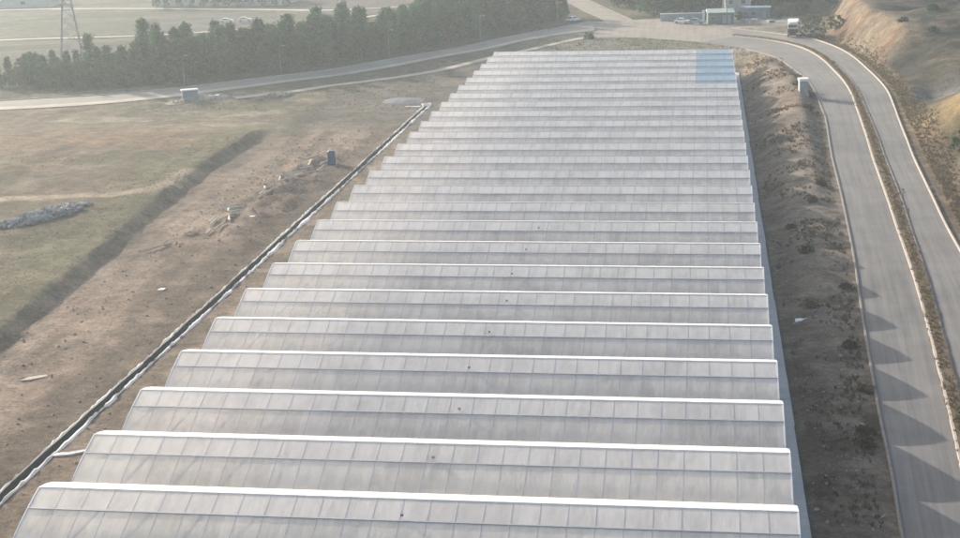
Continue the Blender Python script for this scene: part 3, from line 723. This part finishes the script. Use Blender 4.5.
shrub(-33.8, 371.6, 1.1, 1.5, M['pine'], 'low dark bush at the mouth of the dirt track', 4)
for i, (x, y, r) in enumerate(((36, 330, .9), (41, 322, .8), (44, 345, 1.0), (52, 338, .9), (58, 352, 1.1), (47, 366, 1.0), (49, 392, 1.1), (45, 300, 1.0))):
    shrub(x, y, r, r * 1.15, M['pine'], 'small dark thorny bush dotted on the brown hillside', 10 + i, 'dark bushes on the hillside')
for i, (x, y, r) in enumerate(((6.9, 114.5, .75), (7.2, 117, .55), (8.0, 139, .45), (5.4, 152, .5), (9.3, 158, .5), (6.0, 172, .45), (8.4, 196, .6), (9.9, 205, .5), (5.0, 184, .4), (8.3, 127, .45), (11.9, 262, .8), (13.3, 279, .9), (11.2, 283, .7))):
    shrub(x, y, r, r * .8, M['dry'] if i % 3 == 0 else M['scrub'], 'dark scrubby weed bush on the earth bank beside the road', 30 + i, 'weed bushes on the earth bank', 'weed_bush')
# ---------------------------------------------------------------- weeds and stones (nobody could count them)
def scatter(name, n, region, mat, size, height_, label, blades=6):
    g = np.random.default_rng(len(name) * 7 + n); P = []
    while len(P) < n:
        c = region(g, 4 * n); P += c.tolist()
    P = np.array(P[:n]); Z = height(P[:, 0], P[:, 1]); v = []; f = []; tint = []
    for (x, y), z in zip(P, Z):
        s = size * (.5 + g.random()); tt = g.random()
        for j in range(blades):
            a = g.random() * 6.283; r = s * g.random() * .5; w = s * .22; hx, hy = x + r * math.cos(a), y + r * math.sin(a); q = g.normal(size=2) * s * .3; hh = height_ * (.5 + g.random())
            k = len(v); v += [(hx - w * math.sin(a), hy + w * math.cos(a), z - .05), (hx + w * math.sin(a), hy - w * math.cos(a), z - .05), (hx + q[0] + w * .5, hy + q[1], z + hh), (hx + q[0] - w * .5, hy + q[1], z + hh * .9)]
            f.append((k, k + 1, k + 2, k + 3)); tint.append(min(1, tt * .7 + .3 * g.random()))
    m = bpy.data.meshes.new(name); m.from_pydata(v, [], f); m.update()
    at = m.attributes.new('tint', 'FLOAT', 'FACE'); at.data.foreach_set('value', tint)
    return tag(link(name, m, mat), label, None, None, 'stuff')
def reg(x0, x1, y0, y1, cond):
    def fn_(g, n):
        x = g.uniform(x0, x1, n); y = g.uniform(y0, y1, n); k = cond(x, y, g); return np.stack([x[k], y[k]], 1)
    return fn_
scatter('weeds', 1500, reg(2.5, 16, 90, 330, lambda x, y, g: (paved(x, y) > .5) & (fbm(x, y, 8, 77, 3) + .25 * (1 - np.clip(paved(x, y) / 3, 0, 1)) > .5 + .2 * g.random(len(x)))), M['dry'], .34, .22, 'dry weeds scattered over the dirt bank beside the road')
_mm = resample(MEDC.tolist(), 300)
def med(g, n):
    i = g.integers(0, 300, n); return _mm[i] + g.normal(size=(n, 2)) * .28
def scatter_on(name, n, fn_, mat, size, hh, label, lift):
    o = scatter(name, n, fn_, mat, size, hh, label); o.location.z = lift; return o
scatter_on('weeds', 2600, med, M['dry'], .2, .15, 'dry brown weeds filling the strip between the two carriageways', .25)
scatter('weeds', 3200, reg(21, 40, 100, 420, lambda x, y, g: (paved(x, y) > .6) & (paved(x, y) < 5 * g.random(len(x)))), M['straw'], .3, .22, 'straw-coloured verge weeds along the outer kerb below the hillside')
scatter('grass', 4500, reg(-150, -78, 110, 285, lambda x, y, g: (plateau(x, y) > .95) & (fbm(x, y, 14, 92, 3) > .38 + .3 * g.random(len(x)))), M['straw'], .22, .05, 'thin green and brown grass on the raised field')
scatter('weeds', 2600, reg(-50, 18, 328, 372, lambda x, y, g: paved(x, y) > .6), M['straw'], .25, .1, 'grey-green weeds on the slope behind the last greenhouse tunnel')
scatter('grass', 1800, reg(-150, -60, 280, 345, lambda x, y, g: (paved(x, y) > .5) & (fbm(x, y, 12, 93, 3) > .4)), M['straw'], .25, .08, 'rough grass along the verges of the valley road')

def stone_bm(b, x, y, z, r, g):
    k = len(b.v); s = [r * g.uniform(.6, 1.2) for _ in range(3)]; rot = Matrix.Rotation(g.uniform(0, 6.28), 3, 'Z') @ Matrix.Rotation(g.uniform(-.5, .5), 3, 'X')
    ico = [(0, 0, -1), (.72, -.53, -.45), (-.28, -.85, -.45), (-.89, 0, -.45), (-.28, .85, -.45), (.72, .53, -.45), (.28, -.85, .45), (-.72, -.53, .45), (-.72, .53, .45), (.28, .85, .45), (.89, 0, .45), (0, 0, 1)]
    for p in ico:
        q = rot @ Vector((p[0] * s[0], p[1] * s[1], p[2] * s[2] * .75)) * g.uniform(.8, 1.15); b.v.append((x + q.x, y + q.y, z + q.z))
    for t in ((0,2,1),(1,5,0),(0,3,2),(0,4,3),(0,5,4),(1,10,5),(2,6,1),(3,7,2),(4,8,3),(5,9,4),(1,6,10),(2,7,6),(3,8,7),(4,9,8),(5,10,9),(6,11,10),(7,11,6),(8,11,7),(9,11,8),(10,11,9)): b.f.append(tuple(k + i for i in t))
def stones(name, spec, mat, label):
    g = random.Random(len(label)); b = MB()
    xs_, ys_ = [], []
    for (n, x0, x1, y0, y1) in spec:
        for i in range(n): xs_.append(g.uniform(x0, x1)); ys_.append(g.uniform(y0, y1))
    X, Y = np.array(xs_), np.array(ys_); Z = height(X, Y); ok = paved(X, Y) > .3
    for x, y, z, q in zip(X, Y, Z, ok):
        if q: stone_bm(b, x, y, z + .03, .06 + .16 * g.random() ** 3, g)
    return tag(b.build(name, mat), label, None, None, 'stuff')
stones('stones', [(330, 2, 9, 92, 180), (330, 2.5, 13, 180, 320), (50, 3.6, 6.2, 93, 112)], M['stone'], 'small pale stones strewn over the dirt bank beside the greenhouse')
stones('stones', [(700, -76, -60, 110, 240), (500, -75, -62, 175, 250), (250, -80, -60, 240, 300), (260, -58, -50.6, 95, 280)], M['stone'], 'pale clods and stones on the bare earth strip by the ditch')

# ---------------------------------------------------------------- single things
# rock heap in the field, gravel heap by the ditch, rubble by the track
def heap(name, x, y, lx, ly, h, rz, mat, label, n, rmin, rmax, seed, cat='heap'):
    g = random.Random(seed); t = thing(name, (x, y, H(x, y)), rz, label, cat); b = MB(); nn = 22
    for j in range(nn + 1):
        for i in range(nn + 1):
            u, v = i / nn * 2 - 1, j / nn * 2 - 1; rr = min(1, math.hypot(u, v)); b.v.append((u * lx, v * ly, h * (1 - rr ** 1.6) * (.75 + .5 * float(vnoise(np.array(u * 3 + seed), np.array(v * 3), seed))) - .25 * rr - .05))
    for j in range(nn):
        for i in range(nn): k = j * (nn + 1) + i; b.f.append((k, k + 1, k + nn + 2, k + nn + 1))
    b.build('mound', mat, t, smooth=True)
    if n:
        b = MB()
        for i in range(n):
            a = g.uniform(0, 6.28); q = g.random() ** .5 * .92; u, v = q * math.cos(a), q * math.sin(a)
            stone_bm(b, u * lx, v * ly, h * (1 - q ** 1.6) * .85, g.uniform(rmin, rmax), g)
        tag(b.build('rocks', mat, t), kind='stuff')
    return t
heap('rock_heap', -93.8, 186.5, 2.6, 9.0, .9, R(-24), M['rock'], 'long heap of broken grey rocks below the field path', 320, .15, .55, 3)
heap('gravel_heap', -65.0, 291.5, 5.2, 4.5, .5, 0, M['gravel'], 'low blue-grey gravel heap near the head of the ditch', 0, 0, 0, 4)
heap('rubble_heap', -92.0, 296.6, 3.2, 2.0, .5, R(40), M['stone'], 'pale rubble heap beside the dirt track', 90, .15, .5, 5)
heap('earth_heap', -106.0, 291.0, 8, 2.2, .7, R(35), M['stone'], 'pale earth mound along the verge near the shelter', 60, .1, .3, 6)

# blue portable cabin
c = thing('portable_toilet', (-64.0, 227.6, H(-64.0, 227.6)), R(12), 'dark blue portable cabin standing alone on the bare strip by the ditch', 'cabin')
b = MB(); b.box(-.62, .62, -.62, .62, .08, 2.0, .02); bevel(b.build('body', M['blue_paint'], c), .05)
b = MB(); b.box(-.66, .66, -.66, .66, 2.0, 2.1); b.box(-.58, .58, -.58, .58, 2.1, 2.28, .22); bevel(b.build('roof', M['blue_paint'], c), .04)
b = MB(); b.box(-.46, .46, -.655, -.62, .14, 1.92); d_ = bevel(b.build('door', M['blue_paint'], c), .012)
b = MB(); b.box(.30, .36, -.70, -.655, 1.0, 1.16); b.build('handle', M['steel'], d_)
b = MB(); b.box(-.66, .66, -.66, .66, -.05, .08); b.build('skid', M['steel_dark'], c)

# roadside kiosk on the soil bank
kx, ky = 12.1, 277.5
c = thing('utility_kiosk', (kx, ky, H(kx, ky) - .1), R(6), 'grey utility kiosk with white flat roof on the bank by the road bend', 'kiosk')
b = MB(); b.box(-1.15, 1.15, -1.3, 1.3, -.4, 2.75); bevel(b.build('body', M['grey_paint'], c), .03)
b = MB(); b.box(-1.3, 1.3, -1.5, 1.5, 2.75, 3.3); bevel(b.build('roof', M['white_paint'], c), .05)
for s in (-1, 1):
    b = MB(); x0 = -.98 if s < 0 else .03; b.box(x0, x0 + .95, -1.335, -1.3, .1, 2.3); dd = bevel(b.build('door', M['grey_paint'], c), .01)
    b = MB(); b.box(-.08 if s < 0 else .05, -.05 if s < 0 else .08, -1.37, -1.335, 1.0, 1.2); b.build('handle', M['steel_dark'], dd)
b = MB(); b.box(-1.4, 1.4, -1.6, 1.6, -.6, -.0); b.build('plinth', M['kerb'], c); c.scale = (.66, .7, .82)

# roadside shelter
sx, sy = -108.6, 290.3
c = thing('roadside_shelter', (sx, sy, H(sx, sy)), R(28), 'open grey shelter with white slab roof beside the valley road', 'shelter')
b = MB(); b.box(-2.0, 2.0, -.95, .95, 2.25, 2.55); bevel(b.build('roof', M['white_paint'], c), .04)
b = MB(); b.box(-1.85, 1.85, -.85, -.75, -.3, 2.25); b.build('back_panel', M['blue_wall'], c); c.scale = (.85, .85, .85)
for s in (-1, 1):
    b = MB(); b.box(1.75 * s - .05, 1.75 * s + .05, -.75, .6, -.3, 2.25); b.build('side_panel', M['blue_wall'], c)
b = MB(); b.box(-1.6, 1.6, -.7, -.3, .4, .48); b.box(-1.4, -1.3, -.65, -.35, 0, .4); b.box(1.3, 1.4, -.65, -.35, 0, .4); b.build('bench', M['pole'], c)
c = thing('concrete_slab', (-104.6, 292.6, H(-104.6, 292.6)), R(35), 'pale concrete slab lying on rubble beside the shelter', 'slab')
b = MB(); b.box(-1.5, 1.5, -.5, .5, .05, .4); bevel(b.build('slab_body', M['white_sheet'], c), .05)
b = MB(); g_ = random.Random(9)
for i in range(14): stone_bm(b, g_.uniform(-2, 1.8), g_.uniform(-.8, .8), .1, g_.uniform(.15, .4), g_)
tag(b.build('rubble', M['rock'], c), kind='stuff')

# lamp posts along the valley road
def lamp(x, y, rz, label):
    t = thing('street_lamp', (x, y, H(x, y)), rz, label, 'street lamp', 'street lamps along the valley road')
    b = MB(); b.lathe([(.16, -.2), (.16, .5), (.1, .55), (.032, 6.2)], n=10); b.build('pole', M['pole'], t, smooth=True)
    b = MB(); b.tube([(0, 0, 6.15), (.35, 0, 6.5), (1.1, 0, 6.62)], .045); b.build('arm', M['pole'], t)
    b = MB(); b.box(1.0, 1.75, -.16, .16, 6.55, 6.70, .03); h_ = bevel(b.build('lamp_head', M['pole'], t), .03)
    b = MB(); b.box(1.12, 1.68, -.12, .12, 6.53, 6.549); b.build('lens', M['chrome'], h_)
for x, y, lab in ((-114.6, 304.6, 'tall grey street lamp behind the white-roofed shelter'), (-98.3, 321.8, 'grey street lamp opposite the pale rubble heap'), (-78.6, 345.0, 'grey street lamp before the densest stretch of the wood'),
                  (-60.8, 371.4, 'grey street lamp opposite the end of the last tunnel'), (-44.0, 398.6, 'grey street lamp closest to the road junction')):
    lamp(x, y, R(-38), lab)

# lattice pylon
px, py = -164.4, 362.8
t = thing('lattice_pylon', (px, py, H(px, py)), R(20), 'grey lattice power pylon standing behind the wood in the pale fields', 'pylon')
def pw_(z): return 2.7 * (1 - z / 17) + .75 * (z / 17) if z < 17 else .75 - .35 * (z - 17) / 11
LV = [0, 3.6, 6.8, 9.6, 12.1, 14.4, 16.4, 18.4, 20.4, 22.4, 24.4, 26.4, 28]
cs = ((-1, -1), (1, -1), (1, 1), (-1, 1))
for sx_, sy_ in cs:
    b = MB()
    for a, c_ in zip(LV[:-1], LV[1:]): b.bar((sx_ * pw_(a), sy_ * pw_(a), a - (.4 if a == 0 else 0)), (sx_ * pw_(c_), sy_ * pw_(c_), c_), .13, .12, 4)
    b.build('leg', M['steel_dark'], t)
b = MB()
for a, c_ in zip(LV[:-1], LV[1:]):
    for i in range(4):
        (ax, ay), (bx_, by_) = cs[i], cs[(i + 1) % 4]
        b.bar((ax * pw_(a), ay * pw_(a), a), (bx_ * pw_(c_), by_ * pw_(c_), c_), .065, .065, 4); b.bar((bx_ * pw_(a), by_ * pw_(a), a), (ax * pw_(c_), ay * pw_(c_), c_), .065, .065, 4)
        b.bar((ax * pw_(c_), ay * pw_(c_), c_), (bx_ * pw_(c_), by_ * pw_(c_), c_), .06, .06, 4)
b.build('lattice', M['steel_dark'], t)
for z in (20.4, 23.4, 26.4):
    b = MB()
    for s in (-1, 1):
        for q in (-.5, .5): b.bar((0, q, z), (s * 4.2, 0, z + .3), .07, .05, 4)
        b.bar((0, 0, z + 1.1), (s * 4.2, 0, z + .3), .06, .05, 4)
    ca_ = b.build('cross_arm', M['steel_dark'], t)
    for s in (-1, 1):
        b = MB(); b.lathe([(.05, z + .25), (.14, z + .0), (.06, z - .3), (.14, z - .6), (.05, z - .9)], s * 4.2, 0, 8); b.build('insulator', M['glass'], ca_)

# cars
def car(x, y, rz, mat, label, group=None, z=None):
    t = thing('parked_car', (x, y, (HB(x, y) + .07) if z is None else z), rz, label, 'car', group)
    prof = [(-2.1, .35), (-2.12, .75), (-1.95, .92), (-1.05, 1.0), (1.2, 1.0), (2.0, .88), (2.12, .62), (2.1, .35)]
    cab = [(-1.75, .95), (-1.15, 1.45), (.25, 1.47), (1.05, .98)]
    def extr(P, w, w2=None):
        b = MB(); n = len(P); w2 = w2 or w; zm = max(p[1] for p in P); z0 = min(p[1] for p in P)
        for s in (-1, 1):
            for x_, z_ in P: b.v.append((x_, s * (w + (w2 - w) * (z_ - z0) / (zm - z0)), z_))
        b.f.append(tuple(range(n))); b.f.append(tuple(range(2 * n - 1, n - 1, -1)))
        for i in range(n): b.f.append((i, n + i, n + (i + 1) % n, (i + 1) % n))
        return b
    o = extr(prof, .86, .80).build('body', mat, t); bm = bmesh.new(); bm.from_mesh(o.data); bmesh.ops.recalc_face_normals(bm, faces=bm.faces); bm.to_mesh(o.data); bm.free(); bevel(o, .06)
    o = extr(cab, .79, .60).build('cabin', mat, t); bm = bmesh.new(); bm.from_mesh(o.data); bmesh.ops.recalc_face_normals(bm, faces=bm.faces); bm.to_mesh(o.data); bm.free(); bevel(o, .05)
    b = MB()
    b.quad((.32, -.58, 1.45), (1.0, -.72, 1.03), (1.0, .72, 1.03), (.32, .58, 1.45)); b.quad((-1.22, .58, 1.44), (-1.72, .72, 1.03), (-1.72, -.72, 1.03), (-1.22, -.58, 1.44))
    for s in (-1, 1): b.quad((-1.5, s * .78, 1.04), (.75, s * .78, 1.04), (.15, s * .655, 1.4), (-1.05, s * .655, 1.4))
    w_ = b.build('windows', M['glass'], t)
    for xw in (-1.3, 1.32):
        for s in (-1, 1):
            b = MB(); b.bar((xw, s * .70, .32), (xw, s * .90, .32), .32, .32, 14); w_ = b.build('wheel', M['black'], t)
            b = MB(); b.bar((xw, s * .88, .32), (xw, s * .915, .32), .19, .17, 10); b.build('rim', M['steel'], w_)
    for s in (-1, 1):
        b = MB(); b.box(2.05, 2.13, s * .62 - .16, s * .62 + .16, .66, .8); b.build('headlight', M['chrome'], t)
    return t
car(-11.3, 399.0, R(-25), M['white_paint'], 'white car parked in the yard by the grey boundary wall')
car(-7.6, 397.4, R(-15), M['grey_paint'], 'silver-grey car parked beside the white car in the yard')
car(-40.6, 408.6, R(50), M['white_paint'], 'white car stopped on the verge where the valley road meets the junction')
car(-150.6, 448.3, R(10), M['white_paint'], 'small white car on the far field road, first of two')
car(-145.6, 450.6, R(12), M['white_paint'], 'small white car on the far field road behind the first one')

# truck coming round the bend
tx, ty = 15.2, 367.0
t = thing('cargo_truck', (tx, ty, HB(tx, ty) + .07), R(-4), 'white cab truck with dark red front standing on the road bend', 'truck')
b = MB(); b.box(-1.2, 1.2, -1.0, .9, 1.9, 3.2, .0); o = b.build('cab', M['white_paint'], t); bevel(o, .12)
b = MB(); b.box(-1.2, 1.2, -1.08, .9, .55, 1.9); bevel(b.build('cab_front', M['dark_red'], t), .06)
b = MB(); b.box(-1.02, 1.02, -1.02, -.985, 2.25, 2.95); b.build('windscreen', M['glass'], t)
b = MB(); b.box(-.85, .85, -1.12, -1.08, .95, 1.55); b.build('grille', M['black'], t)
b = MB(); b.box(-1.22, 1.22, -1.2, -1.0, .4, .72); bevel(b.build('bumper', M['red_paint'], t), .04)
b = MB(); b.box(-1.0, 1.0, -.9, .5, 3.2, 3.55, .12); bevel(b.build('roof_fairing', M['white_paint'], t), .08)
b = MB(); b.box(-1.25, 1.25, 1.1, 7.2, 1.05, 3.55); bevel(b.build('cargo_box', M['white_paint'], t), .04)
b = MB(); b.box(-.5, .5, -.8, 7.1, .6, 1.0); b.build('chassis', M['black'], t)
for s in (-1, 1):
    b = MB(); b.box(s * .95 - .16, s * .95 + .16, -1.15, -1.085, .8, 1.0); b.build('headlight', M['chrome'], t)
    b = MB(); b.box(s * 1.42 - .1, s * 1.42 + .1, -1.0, -.92, 2.1, 2.7); b.build('mirror', M['black'], t)
    for yw in (-.3, 4.6, 5.8):
        b = MB(); b.bar((s * .85, yw, .5), (s * 1.2, yw, .5), .5, .5, 16); w_ = b.build('wheel', M['black'], t)
        b = MB(); b.bar((s * 1.18, yw, .5), (s * 1.22, yw, .5), .28, .26, 12); b.build('rim', M['steel'], w_)

# yard: green workshop, canopy frame, boundary wall, blue-grey building
def house(x, y, rz, w, d, h, wall, roof, label, name, eave=.3, rise=.9, wins=(), flat=False):
    t = thing(name, (x, y, H(x, y) - .1), rz, label, 'building')
    b = MB(); b.box(-w / 2, w / 2, -d / 2, d / 2, -.5, h); b.build('wall', wall, t)
    b = MB()
    if flat: b.box(-w / 2 - eave, w / 2 + eave, -d / 2 - eave, d / 2 + eave, h, h + .35)
    else:
        e = eave; k = len(b.v); W, D = w / 2 + e, d / 2 + e
        b.v += [(-W, -D, h), (W, -D, h), (W, D, h), (-W, D, h), (-W, 0, h + rise), (W, 0, h + rise)]; b.f += [(0, 1, 5, 4), (2, 3, 4, 5), (0, 4, 3), (1, 2, 5), (3, 2, 1, 0)]
    b.build('roof', roof, t)
    for x0, x1, z0, z1, kind in wins:
        b = MB(); b.box(x0, x1, -d / 2 - .05, -d / 2, z0, z1); f = b.build('door' if kind == 'd' else 'window', M['pale_wall'] if kind == 'w' else M['steel_dark'], t)
        b = MB(); b.box(x0 + .1, x1 - .1, -d / 2 - .07, -d / 2 - .05, z0 + .1, z1 - .1); b.build('panel' if kind == 'd' else 'pane', M['grey_paint'] if kind == 'd' else M['glass'], f)
    return t
house(-1.6, 400.5, R(4), 6.6, 5.5, 2.9, M['green_paint'], M['green_roof'], 'green workshop with pale green roof in the roadside yard', 'workshop', .25, .8, ((-2.6, -1.2, .9, 2.0, 'w'), (.4, 2.6, 0, 2.3, 'd')))
house(8.0, 412.5, R(-3), 7.6, 5, 2.6, M['blue_wall'], M['blue_wall'], 'low blue-grey flat-roofed building beside the yard', 'yard_building', .2, .4, ((-3.2, -2.1, .9, 1.9, 'w'), (-1.2, .2, .9, 1.9, 'w'), (1.8, 2.9, 0, 2.1, 'd')), True)
house(3.0, 421, R(8), 7, 6, 4.6, M['pale_wall'], M['tile'], 'two-storey pale house behind the green workshop', 'house', .35, 1.2, ((-2.6, -1.4, .9, 2.0, 'w'), (.8, 2.0, .9, 2.0, 'w'), (-2.6, -1.4, 3.0, 4.1, 'w'), (.8, 2.0, 3.0, 4.1, 'w')))
house(-168, 428, R(25), 6, 4.5, 2.6, M['pale_wall'], M['tile'], 'small yellowish hut beyond the wood near the far field road', 'hut', .3, .9, ((-1.8, -.6, .9, 1.9, 'w'), (.6, 1.6, 0, 2.0, 'd')))
house(-170, 512, R(-6), 46, 20, 5.0, M['pale_wall'], M['hall'], 'long white-roofed hall behind a row of trees in the far fields', 'hall', .5, 1.6, tuple((-20 + 5 * i, -18 + 5 * i, 1.2, 2.6, 'w') for i in range(8)))
house(-250, 520, R(4), 26, 14, 4, M['pale_wall'], M['hall'], 'smaller pale shed far off beyond the pylon', 'shed', .4, 1.2, ((-9, -6, 0, 3, 'd'), (2, 4, 1.2, 2.4, 'w')))
t = thing('canopy_frame', (2.2, 399.5, H(2.2, 399.5)), R(5), 'open steel canopy frame beside the green workshop', 'canopy')
for x in (-2.2, 2.2):
    for y in (-1.8, 1.8):
        b = MB(); b.bar((x, y, -.3), (x, y, 4.2), .1, .1, 6); b.build('post', M['pole'], t)
b = MB()
for x in (-2.2, -1.1, 0, 1.1, 2.2): b.bar((x, -1.9, 4.25), (x, 1.9, 4.25), .07)
for y in (-1.8, 1.8): b.bar((-2.4, y, 4.35), (2.4, y, 4.35), .09)
b.build('roof_frame', M['pole'], t)
A, B_ = Vector((-17.2, 406.5, 0)), Vector((-6.2, 407.5, 0)); dv = B_ - A; an = math.atan2(dv.y, dv.x)
t = thing('boundary_wall', (A.x, A.y, H(A.x, A.y)), an, 'long grey boundary wall with pale coping beside the yard', 'wall')
L_ = dv.length; b = MB(); b.box(0, L_, -.12, .12, -.5, 1.9); b.build('wall_body', M['grey_paint'], t)
b = MB(); b.box(-.1, L_, -.22, .22, 1.9, 2.12); b.build('coping', M['white_sheet'], t)
b = MB(); b.box(L_, L_ + .7, -.35, .35, -.5, 2.7); bevel(b.build('pillar', M['white_sheet'], t), .04)
# row of trees before the far hall
for i in range(12):
    x = -190 + i * 4.1; y = 494 + .25 * i + random.uniform(-.6, .6)
    plant_tree('leafy_tree', BROAD[i % 4], x, y, random.uniform(.42, .6), 'small dark tree in the planted row before the long white-roofed hall', 'tree', 'row of trees before the white hall')
# distant clumps on the plain
# white scraps and pipes
def scrap(x, y, P, label, mat, cat='plastic sheet', h=.12):
    z = H(x, y); b = MB(); n = len(P)
    b.v = [(p[0], p[1], .06 + h * random.random()) for p in P] + [(p[0] * .9, p[1] * .9, -.02) for p in P]
    b.f = [tuple(range(n)), tuple(range(2 * n - 1, n - 1, -1))] + [(i, n + i, n + (i + 1) % n, (i + 1) % n) for i in range(n)]
    o = b.build('plastic_scrap', mat, None, (x, y, z)); return tag(o, label, cat)
scrap(4.1, 148.2, [(-.75, -.9), (-.1, -.35), (.95, .95), (.1, .55), (-.65, .1)], 'crumpled white plastic sheet lying on the dirt bank', M['white_sheet'])
scrap(-57.0, 108.2, [(-1.6, -.1), (-.2, .3), (1.6, 1.4), (1.7, 1.2), (.1, -.1), (-1.4, -.5)], 'torn white strip of sheet between the ditch and the second tunnel', M['white_sheet'])
scrap(-66.6, 156.5, [(-.4, -.3), (.3, -.2), (.45, .35), (-.2, .4)], 'small white scrap lying alone in the middle of the bare strip', M['white_sheet'])
scrap(-66.0, 190.5, [(-.4, -.3), (.3, -.2), (.4, .3), (-.25, .3)], 'small white scrap near the digger ridges', M['white_sheet'])
scrap(-68.3, 126.5, [(-1.2, -.6), (-.3, -.3), (1.0, .9), (.5, 1.3), (-.8, .4)], 'pale dusty sheet half buried in the bare strip', M['dusty_sheet'], 'plastic sheet', .05)
scrap(-66.0, 228.9, [(-1.0, -.4), (.2, -.5), (.9, .2), (.3, .8), (-.7, .5)], 'white sheet spread beside the dark blue cabin', M['white_sheet'])
scrap(-61.5, 284.0, [(-1.6, -.25), (1.4, -.15), (1.5, .2), (-1.5, .15)], 'narrow white strip lying at the head of the ditch', M['white_sheet'])
t = thing('hose_coil', (-59.0, 284.5, H(-60.6, 284.5) + .1), 0, 'coil of white pipe lying at the head of the ditch', 'pipe')
b = MB()
for j in range(3): b.tube([((.75 + .08 * j) * math.cos(a * .3), (.75 + .08 * j) * math.sin(a * .3), .1 + .13 * j) for a in range(22)], .07)
b.build('coil', M['white_sheet'], t)
for i in range(34):
    x = -71.5 + i * .18 + random.uniform(-2.2, 2.2); y = 176 + i * 1.65 + random.uniform(-3, 3); a = R(75) + random.uniform(-.6, .6); L_ = random.uniform(.7, 2.4)
    b = MB(); b.bar((-L_ * math.cos(a), -L_ * math.sin(a), .3), (L_ * math.cos(a), L_ * math.sin(a), .36), .16, .13, 7)
    tag(b.build('timber_pole', M['timber'], None, (x, y, H(x, y))), 'pale pole lying in the dug ridges beside the blue cabin', 'pole', 'poles lying in the dug earth')
# saplings in the median
for i, (x, y, lab) in enumerate(((20.1, 198.2, 'thin bare sapling in the median, the one farther up the road'), (19.6, 188.4, 'thin bare sapling in the median, the one lower down the road'))):
    t = thing('sapling', (x, y, HB(x, y) + .2), i, lab, 'sapling', 'saplings in the median strip'); t.scale = (.6, .6, .6)
    b = MB(); b.bar((0, 0, -.2), (.05, 0, 1.9), .05, .025, 6); b.build('stem', M['bark'], t)
    link('crown', foliage('crown', 60, lambda u: (.35 * (1 - u * .6), 1.0 + 1.1 * u), .2, M['dry'], 900 + i, .2), None, t)

# ---------------------------------------------------------------- air, light, camera
hz = MB(); hz.box(-3300, 3300, -1400, 3800, -16, 70); hz_me = hz.mesh('haze')
hm = bpy.data.materials.new('haze'); hm.use_nodes = True; tr = hm.node_tree; tr.nodes.clear(); ho = tr.nodes.new('ShaderNodeOutputMaterial'); pv_ = tr.nodes.new('ShaderNodeVolumePrincipled')
pv_.inputs['Color'].default_value = (.78, .91, 1.0, 1); pv_.inputs['Density'].default_value = HAZE; pv_.inputs['Anisotropy'].default_value = .45
tr.links.new(pv_.outputs[0], ho.inputs['Volume']); hz_me.materials.append(hm)
tag(link('haze', hz_me), kind='stuff')

w = bpy.data.worlds.new('World'); scene.world = w; w.use_nodes = True; nt = w.node_tree; bg = nt.nodes['Background']
sky = nt.nodes.new('ShaderNodeTexSky'); sky.sky_type = 'NISHITA'; sky.sun_disc = False; sky.sun_elevation = SUN_EL
sky.sun_rotation = math.atan2(-SUN_H[0], -SUN_H[1]); sky.air_density = 1.0; sky.dust_density = 4.5
nt.links.new(sky.outputs[0], bg.inputs[0]); bg.inputs[1].default_value = SKY
sl = bpy.data.lights.new('sun', 'SUN'); sl.energy = SUN; sl.angle = R(.55); sl.color = (1, .90, .78); so = bpy.data.objects.new('sun', sl); COL.objects.link(so)
dirv = Vector((SUN_H[0] * math.cos(SUN_EL), SUN_H[1] * math.cos(SUN_EL), -math.sin(SUN_EL))); so.rotation_euler = dirv.to_track_quat('-Z', 'Y').to_euler(); so.location = (-60, 150, 60)

cd = bpy.data.cameras.new('camera'); cam = bpy.data.objects.new('camera', cd); COL.objects.link(cam); scene.camera = cam
cd.sensor_width = 36; cd.lens = 1500 / 960 * 36; cd.clip_start = .5; cd.clip_end = 9000
p_, y_, r_ = CAMP, CAMY, CAMR
fw = Vector((math.sin(y_) * math.cos(p_), math.cos(y_) * math.cos(p_), -math.sin(p_))); rt_ = Vector((math.cos(y_), -math.sin(y_), 0)); up = rt_.cross(fw)
R2 = rt_ * math.cos(r_) + up * math.sin(r_); U2 = -rt_ * math.sin(r_) + up * math.cos(r_)
cam.matrix_world = Matrix(((R2.x, U2.x, -fw.x, CAML[0]), (R2.y, U2.y, -fw.y, CAML[1]), (R2.z, U2.z, -fw.z, CAML[2]), (0, 0, 0, 1)))

vs = scene.view_settings; scene.display_settings.display_device = 'sRGB'; vs.view_transform = 'Standard'; vs.look = 'None'; vs.exposure = EXPO; vs.gamma = 1; vs.use_curve_mapping = False
scene.render.engine = 'CYCLES'; cy = scene.cycles; cy.use_denoising = True; cy.denoiser = 'OPENIMAGEDENOISE'
cy.max_bounces = 8; cy.diffuse_bounces = 3; cy.glossy_bounces = 2; cy.transmission_bounces = 5; cy.transparent_max_bounces = 14; cy.volume_bounces = 1; cy.sample_clamp_indirect = 8
